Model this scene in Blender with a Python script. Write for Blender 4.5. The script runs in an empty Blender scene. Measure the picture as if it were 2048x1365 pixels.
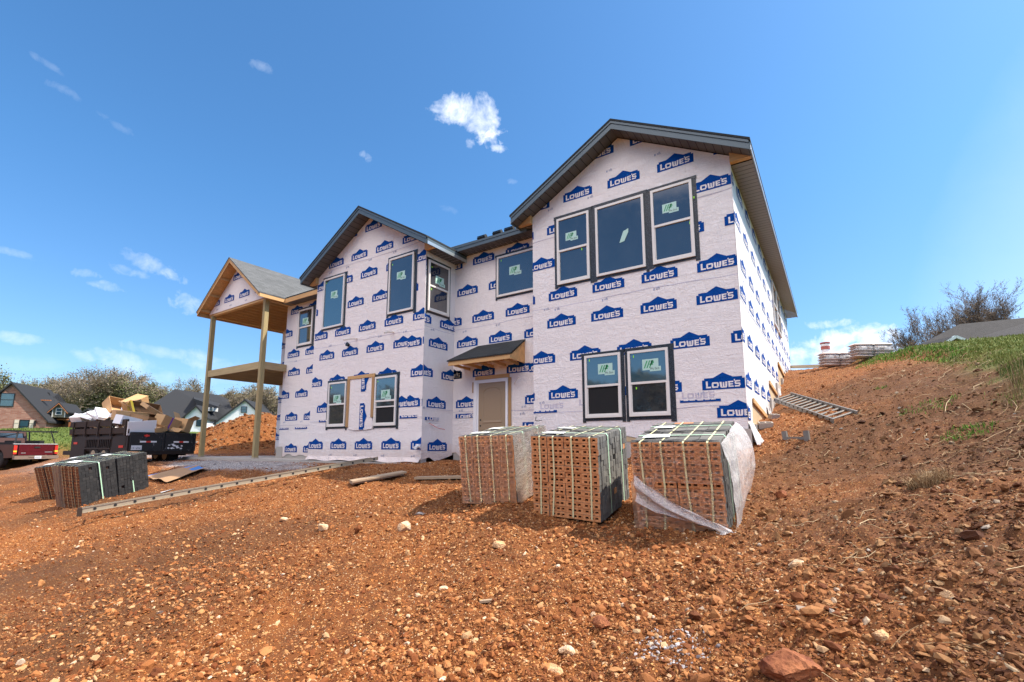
import bpy, math, random
import numpy as np
from mathutils import Vector, Matrix

# ------------------------------------------------------------------ camera, sky, sun, exposure
SC = bpy.context.scene
COL = SC.collection
cam_d = bpy.data.cameras.new("camera")
cam = bpy.data.objects.new("camera", cam_d)
COL.objects.link(cam)
cam.location = (0, 0, 0)
cam.rotation_euler = (math.radians(90 + 7.98), 0, math.radians(33.889))
cam_d.sensor_width = 36
cam_d.lens = 948 / 2048 * 36
cam_d.shift_y = (760 - 682.5) / 2048
cam_d.clip_start = 0.05
cam_d.clip_end = 3000
SC.camera = cam

SUN_AZ, SUN_EL = 62.0, 54.0          # degrees from +Y towards +X, and above the horizon
SUN_STRENGTH, SKY_STRENGTH = 3.8, 0.15
SC.view_settings.view_transform = 'Standard'
SC.view_settings.look = 'None'
SC.view_settings.exposure = 1.08
SC.view_settings.gamma = 1.0
SC.view_settings.use_curve_mapping = False
SC.cycles.max_bounces = 6
SC.cycles.transparent_max_bounces = 12
SC.cycles.use_adaptive_sampling = True

az, el = math.radians(SUN_AZ), math.radians(SUN_EL)
sun_dir = Vector((math.sin(az) * math.cos(el), math.cos(az) * math.cos(el), math.sin(el)))
sl = bpy.data.lights.new("sun", 'SUN')
sl.energy = SUN_STRENGTH
sl.angle = math.radians(0.53)
sl.color = (1.0, 0.91, 0.78)
so = bpy.data.objects.new("sun", sl)
COL.objects.link(so)
so.rotation_euler = sun_dir.to_track_quat('Z', 'Y').to_euler()

def cam_dir(px, py):
    """direction through a point of the 2048x1365 photograph (used for the clouds' bearings)"""
    p, y = math.radians(7.98), math.radians(33.889)
    fh = Vector((-math.sin(y), math.cos(y), 0)); r = Vector((math.cos(y), math.sin(y), 0))
    f = fh * math.cos(p) + Vector((0, 0, 1)) * math.sin(p)
    u = r.cross(f)
    return (f + r * ((px - 1024) / 948) - u * ((py - 760) / 948)).normalized()

world = bpy.data.worlds.new("World")
SC.world = world
world.use_nodes = True
wn, wl = world.node_tree.nodes, world.node_tree.links
wn.clear()
w_out = wn.new('ShaderNodeOutputWorld')
w_bg = wn.new('ShaderNodeBackground')
w_bg.inputs['Strength'].default_value = SKY_STRENGTH
wl.new(w_bg.outputs[0], w_out.inputs[0])
sky = wn.new('ShaderNodeTexSky')
sky.sky_type = 'NISHITA'
sky.sun_disc = False
sky.sun_elevation = el
sky.sun_rotation = az
sky.air_density = 1.0
sky.dust_density = 1.1
sky.ozone_density = 3.0
tc = wn.new('ShaderNodeTexCoord')
def wnode(t, **k):
    n = wn.new(t)
    for a, b in k.items():
        setattr(n, a, b)
    return n
def wmath(op, a, b=None):
    n = wnode('ShaderNodeMath', operation=op)
    for i, v in enumerate((a, b)):
        if v is None: continue
        if isinstance(v, (int, float)): n.inputs[i].default_value = v
        else: wl.new(v, n.inputs[i])
    return n.outputs[0]
hsv = wnode('ShaderNodeHueSaturation')
hsv.inputs['Hue'].default_value = 0.498
hsv.inputs['Saturation'].default_value = 1.10
wl.new(sky.outputs[0], hsv.inputs['Color'])
sepz = wnode('ShaderNodeSeparateXYZ'); wl.new(tc.outputs['Generated'], sepz.inputs[0])
hz = wnode('ShaderNodeValToRGB'); wl.new(sepz.outputs[2], hz.inputs[0])
hz.color_ramp.elements[0].position = 0.0; hz.color_ramp.elements[0].color = (.50, .56, .66, 1)
hz.color_ramp.elements[1].position = 0.45; hz.color_ramp.elements[1].color = (.44, .65, .755, 1)
skyc = wnode('ShaderNodeMixRGB', blend_type='MULTIPLY'); skyc.inputs[0].default_value = 1.0
wl.new(hsv.outputs[0], skyc.inputs[1]); wl.new(hz.outputs[0], skyc.inputs[2])
noise = wnode('ShaderNodeTexNoise'); noise.inputs['Scale'].default_value = 20; noise.inputs['Detail'].default_value = 9
noise.inputs['Roughness'].default_value = 0.62; noise.inputs['Distortion'].default_value = 0.6
wl.new(tc.outputs['Generated'], noise.inputs['Vector'])
nz = wmath('SUBTRACT', noise.outputs[0], 0.5)
noise_s = wnode('ShaderNodeTexNoise'); noise_s.inputs['Scale'].default_value = 58; noise_s.inputs['Detail'].default_value = 7; noise_s.inputs['Roughness'].default_value = .6; noise_s.inputs['Distortion'].default_value = .4
wl.new(tc.outputs['Generated'], noise_s.inputs['Vector'])
nz_s = wmath('SUBTRACT', noise_s.outputs[0], 0.5)
CLOUDS = [  # px, py, rx, ry (photo pixels), density, softness, tilt
    (925, 222, 60, 38, 1.5, 1.3, 10), (962, 240, 52, 46, 1.5, 1.2, 50), (975, 268, 34, 24, 1.2, 1.1, 0), (990, 297, 24, 9, .6, 1.2, 10), (940, 285, 10, 14, .4, 1.2, 30),
    (290, 525, 52, 20, .62, .8, 20), (330, 545, 45, 14, .6, .7, 20), (262, 545, 40, 10, .35, .7, 15),
    (30, 506, 50, 11, .45, .7, 10), (172, 548, 32, 9, .4, .7, 0), (215, 573, 42, 10, .45, .7, 12), (384, 610, 45, 20, .5, .8, 15),
    (30, 677, 60, 13, .6, .8, 6), (255, 728, 90, 22, .5, .9, 14), (340, 752, 80, 14, .35, .9, 4), (320, 705, 70, 12, .35, .9, 14), (395, 720, 50, 20, .5, .9, 10), (500, 745, 140, 28, .35, .7, 0),
    (60, 730, 90, 18, .18, .7, 5),
    (1655, 648, 48, 9, .9, .8, -2), (1712, 680, 95, 30, 1.5, 1.6, -3), (1650, 704, 130, 28, 1.2, 1.3, 0), (1765, 704, 65, 22, 1.0, 1.0, 0), (1600, 735, 90, 30, .8, .9, 0), (2260, 560, 760, 760, .38, .9, 0),
    (731, 312, 17, 9, .4, .8, 20), (525, 134, 22, 12, .25, .8, 0), (95, 128, 26, 9, .2, .7, 25), (125, 180, 36, 12, .2, .7, 10), (228, 246, 32, 10, .15, .7, 30), (1022, 363, 12, 6, .2, .7, 0), (900, 420, 20, 8, .12, .7, 20),
]
cover = None
for (px, py, rx, ry, dens, soft, tilt) in CLOUDS:
    d = cam_dir(px, py)
    e1 = (cam_dir(px + rx, py) - d); e2 = (cam_dir(px, py - ry) - d)
    a = math.radians(-tilt)
    e1n, e2n = e1.normalized(), e2.normalized()
    ax = (e1n * math.cos(a) + e2n * math.sin(a)); ay = (e2n * math.cos(a) - e1n * math.sin(a))
    ax = ax / e1.length; ay = ay / e2.length
    sub = wnode('ShaderNodeVectorMath', operation='SUBTRACT'); wl.new(tc.outputs['Generated'], sub.inputs[0]); sub.inputs[1].default_value = d
    dx = wnode('ShaderNodeVectorMath', operation='DOT_PRODUCT'); wl.new(sub.outputs[0], dx.inputs[0]); dx.inputs[1].default_value = ax
    dy = wnode('ShaderNodeVectorMath', operation='DOT_PRODUCT'); wl.new(sub.outputs[0], dy.inputs[0]); dy.inputs[1].default_value = ay
    r2 = wmath('ADD', wmath('MULTIPLY', dx.outputs['Value'], dx.outputs['Value']), wmath('MULTIPLY', dy.outputs['Value'], dy.outputs['Value']))
    m = wmath('SUBTRACT', 1.0, r2)
    m = wmath('ADD', m, wmath('MULTIPLY', nz, .25 if rx > 200 else 3.6 if rx > 49 else 1.6))
    m = wmath('ADD', m, wmath('MULTIPLY', nz_s, .0 if rx > 200 else 1.6 if rx > 49 else 4.6))
    m = wmath('MULTIPLY', m, 0.5 * soft)
    m = wmath('MULTIPLY', wmath('MINIMUM', wmath('MAXIMUM', m, 0.0), 1.0), min(dens, 1.0))
    cover = m if cover is None else wmath('MAXIMUM', cover, m)
mix = wnode('ShaderNodeMixRGB')
wl.new(cover, mix.inputs[0]); wl.new(skyc.outputs[0], mix.inputs[1])
mix.inputs[2].default_value = (4.3, 4.5, 4.9, 1)
# added bank of bright cloud, unseen behind the viewpoint, to brighten the shaded front
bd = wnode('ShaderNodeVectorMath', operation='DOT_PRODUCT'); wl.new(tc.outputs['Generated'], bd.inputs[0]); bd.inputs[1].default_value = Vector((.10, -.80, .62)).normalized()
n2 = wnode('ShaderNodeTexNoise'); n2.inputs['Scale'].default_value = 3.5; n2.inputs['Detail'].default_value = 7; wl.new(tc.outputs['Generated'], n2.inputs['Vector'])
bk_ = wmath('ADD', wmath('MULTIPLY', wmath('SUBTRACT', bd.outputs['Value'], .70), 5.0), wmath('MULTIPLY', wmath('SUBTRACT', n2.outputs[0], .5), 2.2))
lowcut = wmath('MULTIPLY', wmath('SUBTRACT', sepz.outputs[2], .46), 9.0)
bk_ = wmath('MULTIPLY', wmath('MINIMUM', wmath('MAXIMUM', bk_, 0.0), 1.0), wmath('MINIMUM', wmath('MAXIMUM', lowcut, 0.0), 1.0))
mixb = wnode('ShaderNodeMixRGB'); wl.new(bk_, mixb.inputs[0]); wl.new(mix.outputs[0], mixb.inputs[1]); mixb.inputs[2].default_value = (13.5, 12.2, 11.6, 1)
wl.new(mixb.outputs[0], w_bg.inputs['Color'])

# ------------------------------------------------------------------ helpers
rng = np.random.default_rng(7)
random.seed(5)
ORG = {}

class MB:
    """collects vertices and faces of one mesh (several material slots)"""
    def __init__(s): s.v = []; s.f = []; s.m = []
    def add(s, vs, fs, m=0):
        o = len(s.v); s.v += [tuple(p) for p in vs]
        s.f += [tuple(o + i for i in f) for f in fs]; s.m += [m] * len(fs); return s
    def box(s, x0, x1, y0, y1, z0, z1, m=0, mat=None):
        vs = [(x, y, z) for x in (x0, x1) for y in (y0, y1) for z in (z0, z1)]
        if mat is not None: vs = [mat @ Vector(p) for p in vs]
        return s.add(vs, [(0, 1, 3, 2), (4, 6, 7, 5), (0, 4, 5, 1), (2, 3, 7, 6), (0, 2, 6, 4), (1, 5, 7, 3)], m)
    def bar(s, a, b, w, h, m=0, up=(0, 0, 1)):
        """a rectangular bar from a to b, w wide and h high"""
        a, b = Vector(a), Vector(b); d = (b - a).normalized(); u = Vector(up)
        r = d.cross(u)
        if r.length < 1e-4: r = d.cross(Vector((1, 0, 0)))
        r.normalize(); u = r.cross(d)
        vs = []
        for p in (a, b):
            for i, j in ((-1, -1), (1, -1), (1, 1), (-1, 1)):
                vs.append(p + r * (i * w / 2) + u * (j * h / 2))
        return s.add(vs, [(0, 1, 2, 3), (7, 6, 5, 4), (0, 4, 5, 1), (1, 5, 6, 2), (2, 6, 7, 3), (3, 7, 4, 0)], m)
    def tube(s, pts, r, n=8, m=0, cap=True):
        pts = [Vector(p) for p in pts]; o = len(s.v); rr = r if isinstance(r, (list, tuple)) else [r] * len(pts)
        ref = Vector((0.13, 0.21, 0.97))
        for i, p in enumerate(pts):
            d = (pts[min(i + 1, len(pts) - 1)] - pts[max(i - 1, 0)]).normalized()
            a = d.cross(ref)
            if a.length < 1e-3: a = d.cross(Vector((1, 0, 0)))
            a.normalize(); b = d.cross(a)
            for k in range(n):
                t = 2 * math.pi * k / n
                s.v.append(tuple(p + (a * math.cos(t) + b * math.sin(t)) * rr[i]))
        for i in range(len(pts) - 1):
            for k in range(n):
                s.f.append((o + i * n + k, o + i * n + (k + 1) % n, o + (i + 1) * n + (k + 1) % n, o + (i + 1) * n + k)); s.m.append(m)
        if cap:
            s.f.append(tuple(o + k for k in range(n))[::-1]); s.m.append(m)
            s.f.append(tuple(o + (len(pts) - 1) * n + k for k in range(n))); s.m.append(m)
        return s
    def prism(s, poly, f0, f1, m=0):
        """poly: 2-D points; f0/f1 map a 2-D point to the two end caps in 3-D"""
        n = len(poly); vs = [f0(*p) for p in poly] + [f1(*p) for p in poly]
        fs = [tuple(range(n))[::-1], tuple(range(n, 2 * n))] + [(i, (i + 1) % n, n + (i + 1) % n, n + i) for i in range(n)]
        return s.add(vs, fs, m)
    def build(s, name, mats, parent=None, smooth=False, local=False):
        me = bpy.data.meshes.new(name)
        org = Vector((0, 0, 0)) if (parent is None or local) else ORG.get(parent.name, Vector((0, 0, 0)))
        V = np.array(s.v, dtype=np.float64).reshape(-1, 3) - np.array(org)
        me.from_pydata(V.tolist(), [], s.f)
        if not isinstance(mats, (list, tuple)): mats = [mats]
        for m in mats: me.materials.append(m)
        if len(mats) > 1: me.polygons.foreach_set('material_index', s.m)
        if smooth: me.polygons.foreach_set('use_smooth', [True] * len(me.polygons))
        me.update()
        o = bpy.data.objects.new(name, me); COL.objects.link(o)
        if parent is not None:
            o.parent = parent; ORG[o.name] = org
        return o

def tag(o, label=None, cat=None, group=None, kind=None):
    if label: o["label"] = label
    if cat: o["category"] = cat
    if group: o["group"] = group
    if kind: o["kind"] = kind
    return o

def thing(name, label, cat, loc=(0, 0, 0), rz=0.0, group=None, rot=None):
    o = bpy.data.objects.new(name, None); COL.objects.link(o)
    o.empty_display_size = 0.2
    o.location = loc
    if rot is not None:
        o.rotation_mode = 'QUATERNION'; o.rotation_quaternion = rot
    else: o.rotation_euler = (0, 0, rz)
    ORG[o.name] = Vector(loc)
    return tag(o, label, cat, group)

def np_mesh(name, V, F, mats, attrs=None, smooth=False, parent=None, matidx=None):
    """fast mesh from numpy arrays; F is (n,3) or (n,4)"""
    me = bpy.data.meshes.new(name)
    V = np.asarray(V, dtype=np.float32); F = np.asarray(F, dtype=np.int32); k = F.shape[1]
    me.vertices.add(len(V)); me.vertices.foreach_set('co', V.ravel())
    me.loops.add(F.size); me.loops.foreach_set('vertex_index', F.ravel())
    me.polygons.add(len(F)); me.polygons.foreach_set('loop_start', np.arange(0, F.size, k, dtype=np.int32))
    me.polygons.foreach_set('loop_total', np.full(len(F), k, dtype=np.int32))
    me.polygons.foreach_set('use_smooth', np.full(len(F), smooth, dtype=bool))
    for m in (mats if isinstance(mats, (list, tuple)) else [mats]): me.materials.append(m)
    if matidx is not None: me.polygons.foreach_set('material_index', np.asarray(matidx, dtype=np.int32))
    for an, dat in (attrs or {}).items():
        a = me.attributes.new(an, 'FLOAT_COLOR', 'POINT')
        a.data.foreach_set('color', np.asarray(dat, dtype=np.float32).ravel())
    me.update(calc_edges=True); me.validate()
    o = bpy.data.objects.new(name, me); COL.objects.link(o)
    if parent is not None: o.parent = parent
    return o

# ------------------------------------------------------------------ materials
class NT:
    def __init__(s, name):
        s.mat = bpy.data.materials.new(name); s.mat.use_nodes = True
        s.n, s.l = s.mat.node_tree.nodes, s.mat.node_tree.links
        s.n.clear()
        s.out = s.n.new('ShaderNodeOutputMaterial'); s.bsdf = s.n.new('ShaderNodeBsdfPrincipled')
        s.l.new(s.bsdf.outputs[0], s.out.inputs[0])
        s.tc = s.n.new('ShaderNodeTexCoord')
        s.vec = s.tc.outputs['Object']
    def node(s, t, **k):
        n = s.n.new(t)
        for a, b in k.items(): setattr(n, a, b)
        return n
    def put(s, sock, v):
        if isinstance(v, (int, float)): sock.default_value = v
        elif isinstance(v, tuple): sock.default_value = v if len(v) == 4 or sock.type == 'VECTOR' else (*v, 1)
        else: s.l.new(v, sock)
    def mapping(s, scale=(1, 1, 1), rot=(0, 0, 0), loc=(0, 0, 0)):
        n = s.node('ShaderNodeMapping'); n.inputs['Scale'].default_value = scale; n.inputs['Rotation'].default_value = rot; n.inputs['Location'].default_value = loc
        s.l.new(s.vec, n.inputs[0]); return n.outputs[0]
    def noise(s, scale, detail=4, rough=.55, vec=None, dist=0):
        n = s.node('ShaderNodeTexNoise'); n.inputs['Scale'].default_value = scale; n.inputs['Detail'].default_value = detail
        n.inputs['Roughness'].default_value = rough; n.inputs['Distortion'].default_value = dist
        s.l.new(vec or s.vec, n.inputs['Vector']); return n.outputs[0]
    def voro(s, scale, vec=None, feature='F1', out=0, rand=1.0):
        n = s.node('ShaderNodeTexVoronoi', feature=feature); n.inputs['Scale'].default_value = scale; n.inputs['Randomness'].default_value = rand
        s.l.new(vec or s.vec, n.inputs['Vector']); return n.outputs[out]
    def math(s, op, a, b=0.0, clamp=False):
        n = s.node('ShaderNodeMath', operation=op, use_clamp=clamp); s.put(n.inputs[0], a); s.put(n.inputs[1], b); return n.outputs[0]
    def mix(s, f, a, b, mode='MIX'):
        n = s.node('ShaderNodeMixRGB', blend_type=mode); s.put(n.inputs[0], f); s.put(n.inputs[1], a); s.put(n.inputs[2], b); return n.outputs[0]
    def ramp(s, f, stops):
        n = s.node('ShaderNodeValToRGB'); cr = n.color_ramp
        while len(cr.elements) < len(stops): cr.elements.new(.5)
        for e, (p, c) in zip(cr.elements, stops):
            e.position = p; e.color = (*c, 1) if isinstance(c, tuple) else (c, c, c, 1)
        s.l.new(f, n.inputs[0]); return n.outputs[0]
    def bump(s, h, strength=.4, dist=.01, normal=None):
        n = s.node('ShaderNodeBump'); n.inputs['Strength'].default_value = strength; n.inputs['Distance'].default_value = dist
        s.put(n.inputs['Height'], h)
        if normal is not None: s.l.new(normal, n.inputs['Normal'])
        return n.outputs[0]
    def set(s, **k):
        for a, v in k.items(): s.put(s.bsdf.inputs[{'color': 'Base Color', 'rough': 'Roughness', 'metal': 'Metallic', 'normal': 'Normal', 'spec': 'Specular IOR Level', 'alpha': 'Alpha', 'trans': 'Transmission Weight', 'coat': 'Coat Weight', 'ior': 'IOR'}[a]], v)
        return s

def m_plain(name, col, rough=.6, var=.25, scale=6, bump=.15, metal=0, bscale=None, spec=.5, dist=.004, stretch=None):
    t = NT(name); v = t.mapping(stretch) if stretch else None
    n = t.noise(scale, 6, .6, v)
    c = t.mix(t.math('MULTIPLY_ADD', n, 1.0), tuple(x * (1 - var) for x in col), tuple(min(1, x * (1 + var)) for x in col))
    t.set(color=c, rough=rough, metal=metal, spec=spec)
    if bump: t.set(normal=t.bump(t.noise(bscale or scale * 6, 4, .6, v), bump, dist))
    return t.mat

def m_wood(name, col, dark=.55, along=0, knots=True, rough=.75):
    t = NT(name); sc = [9, 9, 9]; sc[along] = .7
    g = t.noise(2.2, 8, .65, t.mapping(tuple(sc)), 1.2)
    big = t.noise(1.3, 3)
    c = t.mix(t.ramp(g, [(.3, 0.0), (.7, 1.0)]), tuple(x * dark for x in col), col)
    c = t.mix(t.math('MULTIPLY', big, .5), c, (col[0] * .62, col[1] * .58, col[2] * .5))
    if knots:
        k = t.voro(2.3, t.mapping((1.6, 1.6, 1.6)))
        c = t.mix(t.ramp(k, [(.03, .8), (.09, 0.0)]), c, (col[0] * .22, col[1] * .16, col[2] * .12))
    t.set(color=c, rough=rough, normal=t.bump(g, .3, .004)); return t.mat

def m_osb(name, col):
    t = NT(name)
    f1 = t.voro(22, t.mapping((1, 1, .45)), out=1); f2 = t.noise(40, 5)
    c = t.mix(.5, t.mix(f1, tuple(x * .55 for x in col), tuple(min(1, x * 1.3) for x in col)), col)
    c = t.mix(t.math('MULTIPLY', f2, .4), c, tuple(x * .4 for x in col))
    t.set(color=c, rough=.85, normal=t.bump(f2, .3, .003)); return t.mat

def wrap_mat(name, base, spec=.3):
    t = NT(name)
    w1 = t.noise(5.5, 5, .6, t.mapping((1.0, 1.0, .35), (.0, .55, .35)), 1.4)       # diagonal slack folds
    w2 = t.noise(3.0, 6, .7, t.mapping((.4, .4, 2.2)), .8)                       # long creases along the roll
    w3 = t.noise(55, 3, .6)
    ridg = t.math('ABSOLUTE', t.math('SUBTRACT', w1, .5)); ridg = t.ramp(ridg, [(0.0, 1.0), (.09, 0.0)])
    ridg2 = t.math('ABSOLUTE', t.math('SUBTRACT', w2, .5)); ridg2 = t.ramp(ridg2, [(0.0, 1.0), (.05, 0.0)])
    h = t.math('ADD', t.math('MULTIPLY', w1, 1.6), t.math('MULTIPLY', ridg, .5))
    h = t.math('ADD', h, t.math('MULTIPLY', ridg2, .55)); h = t.math('ADD', h, t.math('MULTIPLY', w3, .12))
    c = t.mix(t.math('MULTIPLY', t.noise(1.1, 4), .55), base, tuple(x * .86 for x in base))
    c = t.mix(t.math('MULTIPLY', ridg, .25), c, tuple(min(1, x * 1.08) for x in base))
    spk = t.math('MULTIPLY', t.ramp(t.noise(38, 2, .5), [(.70, 0.0), (.74, .8)]), t.ramp(t.noise(1.7, 3), [(.56, 0.0), (.66, 1.0)]))
    c = t.mix(spk, c, (base[0] * .6, base[1] * .42, base[2] * .30))
    zz = t.node('ShaderNodeSeparateXYZ'); t.l.new(t.vec, zz.inputs[0])
    mud = t.math('MULTIPLY', t.ramp(t.math('ADD', zz.outputs[2], t.math('MULTIPLY', t.noise(9, 5), .6)), [(.05, .34), (.42, 0.0)]), 1.0)
    c = t.mix(mud, c, (base[0] * .62, base[1] * .40, base[2] * .28))
    t.set(color=c, rough=.6, spec=spec, normal=t.bump(h, .40, .040)); return t.mat

M = {}
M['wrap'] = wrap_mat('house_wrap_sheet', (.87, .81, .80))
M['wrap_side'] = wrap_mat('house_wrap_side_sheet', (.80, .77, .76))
M['ghost'] = wrap_mat('wrap_ghost_print_and_lap_shade', (.60, .56, .66))
M['logo'] = wrap_mat('wrap_print_blue', (.0, .062, .31), .08)
M['print'] = wrap_mat('wrap_small_print', (.40, .42, .55))
M['letter'] = wrap_mat('wrap_print_letters', (.87, .81, .80))
M['tape'] = NT('flashing_tape').mat
t = NT('flashing_tape_black')
pr = t.voro(34, t.mapping((1, 1, 1)), out=1); pm = t.ramp(t.noise(60, 3), [(.55, 0.0), (.63, 1.0)])
t.set(color=t.mix(pm, (.012, .013, .016), (.10, .12, .15)), rough=.35, normal=t.bump(t.noise(14, 4), .5, .01)); M['tape'] = t.mat
M['vinyl'] = m_plain('window_vinyl', (.72, .68, .64), .4, .05, 3, .03)
t = NT('window_glass_dark')
t.set(color=t.mix(t.noise(1.6, 5, .6), (.006, .010, .016), (.045, .052, .06)), rough=t.ramp(t.noise(6, 5, .7), [(.35, .02), (.7, .10)]), spec=1.0, ior=1.75, normal=t.bump(t.noise(1.6, 2), .05, .02)); M['glass'] = t.mat
t = NT('window_glass_clearer')
t.set(color=(.03, .075, .10), rough=.04, spec=1.0, ior=1.8, normal=t.bump(t.noise(1.4, 2), .06, .02)); M['glass2'] = t.mat
M['screen'] = m_plain('open_window_dark', (.006, .006, .007), .9, .5, 8, 0)
M['sticker'] = m_plain('sticker_paper', (.42, .62, .55), .5, .06, 5, 0)
M['green'] = m_plain('sticker_green', (.03, .28, .10), .5, .1, 5, 0)
M['ink'] = m_plain('sticker_ink', (.03, .05, .05), .5, .1, 5, 0)
M['lime'] = m_plain('lime_tag', (.30, .75, .03), .5, .1, 5, 0)
M['fascia'] = m_plain('fascia_metal_charcoal', (.075, .105, .125), .42, .12, 4, .08, .15)
M['gutter'] = m_plain('fascia_metal_edge', (.42, .47, .50), .3, .08, 4, .05, .6)
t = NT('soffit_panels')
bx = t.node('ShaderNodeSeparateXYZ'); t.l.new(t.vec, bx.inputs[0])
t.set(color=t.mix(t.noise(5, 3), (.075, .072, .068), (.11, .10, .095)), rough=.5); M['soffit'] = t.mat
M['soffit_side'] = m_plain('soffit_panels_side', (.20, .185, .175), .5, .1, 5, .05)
M['groove'] = m_plain('soffit_groove', (.012, .012, .012), .7, .1, 5, 0)
def shingle_mat(name, col, axis='Y', var=.5):
    """courses of shingles on a roof whose ridge runs along the given axis"""
    t = NT(name)
    sep = t.node('ShaderNodeSeparateXYZ'); t.l.new(t.vec, sep.inputs[0])
    com = t.node('ShaderNodeCombineXYZ')
    o = {'X': 0, 'Y': 1}; k = o[axis]
    t.l.new(sep.outputs[k], com.inputs[0]); t.l.new(t.math('MULTIPLY', sep.outputs[1 - k], 1.15), com.inputs[1])
    b = t.node('ShaderNodeTexBrick'); b.inputs['Scale'].default_value = 1.0
    b.inputs['Brick Width'].default_value = .30; b.inputs['Row Height'].default_value = .145; b.inputs['Mortar Size'].default_value = .006
    b.inputs['Color1'].default_value = (*[x * (1 - var * .6) for x in col], 1); b.inputs['Color2'].default_value = (*[x * (1 + var * .6) for x in col], 1)
    b.inputs['Mortar'].default_value = (*[x * .3 for x in col], 1); b.inputs['Bias'].default_value = 0
    t.l.new(com.outputs[0], b.inputs['Vector'])
    n = t.noise(60, 3); big = t.noise(1.2, 4)
    c = t.mix(t.math('MULTIPLY', n, .5), b.outputs[0], tuple(x * 1.5 for x in col)); c = t.mix(t.math('MULTIPLY', big, .35), c, tuple(x * .5 for x in col))
    h = t.math('ADD', t.math('MULTIPLY', b.outputs['Fac'], -1.0), t.math('MULTIPLY', n, .4))
    t.set(color=c, rough=.92, normal=t.bump(h, .6, .012)); return t.mat
for ax in 'XY':
    M['shingle' + ax] = shingle_mat('roof_shingles_dark_' + ax, (.024, .027, .029), ax)
    M['shingle_grey' + ax] = shingle_mat('roof_shingles_grey_' + ax, (.095, .098, .10), ax)
    M['shingle_brown' + ax] = shingle_mat('roof_shingles_brown_grey_' + ax, (.024, .021, .022), ax)
M['lumber_y'] = m_wood('framing_lumber_along_y', (.74, .45, .20), .62, 1)
M['lumber_x'] = m_wood('framing_lumber_along_x', (.74, .45, .20), .62, 0)
M['lumber_z'] = m_wood('framing_lumber_upright', (.52, .31, .14), .62, 2)
M['treated_z'] = m_wood('treated_post', (.46, .36, .18), .6, 2)
M['treated_x'] = m_wood('treated_rim_joist', (.54, .42, .22), .65, 0)
M['treated_y'] = m_wood('treated_joist', (.48, .36, .20), .65, 1)
M['osb'] = m_osb('osb_board', (.75, .42, .17))
M['ply'] = m_wood('plywood_sheathing', (.62, .47, .29), .8, 2, True)
M['concrete'] = m_plain('concrete', (.33, .30, .27), .9, .25, 3, .3)
M['block'] = m_plain('concrete_block', (.27, .23, .20), .95, .3, 5, .5)
M['door'] = m_plain('door_paint_tan', (.30, .215, .135), .45, .04, 2, .04)
M['door_white'] = m_plain('door_frame_white', (.78, .78, .80), .4, .05, 2, .04)
M['black'] = m_plain('black_plastic', (.012, .012, .012), .5, .2, 6, .05)
M['pvc'] = m_plain('pipe_plastic', (.62, .55, .47), .5, .1, 6, .05)
M['alu'] = m_plain('ladder_aluminium', (.36, .30, .215), .5, .25, 7, .15, .45)
M['alu_dark'] = m_plain('dull_grey_metal', (.17, .155, .135), .5, .25, 7, .15, .3)
M['plank'] = m_wood('weathered_plank', (.45, .33, .22), .7, 0)
M['card'] = m_plain('cardboard', (.44, .26, .12), .85, .16, 4, .1)
M['card_worn'] = m_plain('worn_cardboard', (.27, .16, .085), .9, .3, 5, .1)
M['card_dark'] = m_plain('cardboard_inside', (.24, .13, .06), .9, .2, 4, .1)
M['card_white'] = m_plain('white_carton', (.80, .80, .82), .6, .05, 4, .05)
M['rust'] = m_plain('weathered_side_boards', (.022, .012, .008), .8, .5, 5, .3)
M['rustlow'] = m_plain('rusty_brown_steel', (.013, .007, .005), .6, .5, 8, .3)
t = NT('chipped_black_paint')
ch = t.ramp(t.noise(7, 9, .8), [(.60, 0.0), (.66, 1.0)])
t.set(color=t.mix(ch, (.010, .011, .014), (.35, .36, .38)), rough=.38, normal=t.bump(t.noise(5, 4), .3, .02)); M['blackpaint'] = t.mat
M['tire'] = m_plain('tyre_rubber', (.012, .011, .011), .8, .3, 9, .3)
M['red_refl'] = m_plain('red_reflector', (.55, .03, .02), .35, .1, 5, 0)
M['white_refl'] = m_plain('white_reflector', (.7, .7, .72), .4, .1, 5, 0)
M['plate'] = m_plain('licence_plate', (.62, .64, .68), .5, .06, 5, 0)
M['white'] = m_plain('white_paint', (.78, .79, .80), .6, .04, 3, .05)

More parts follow.
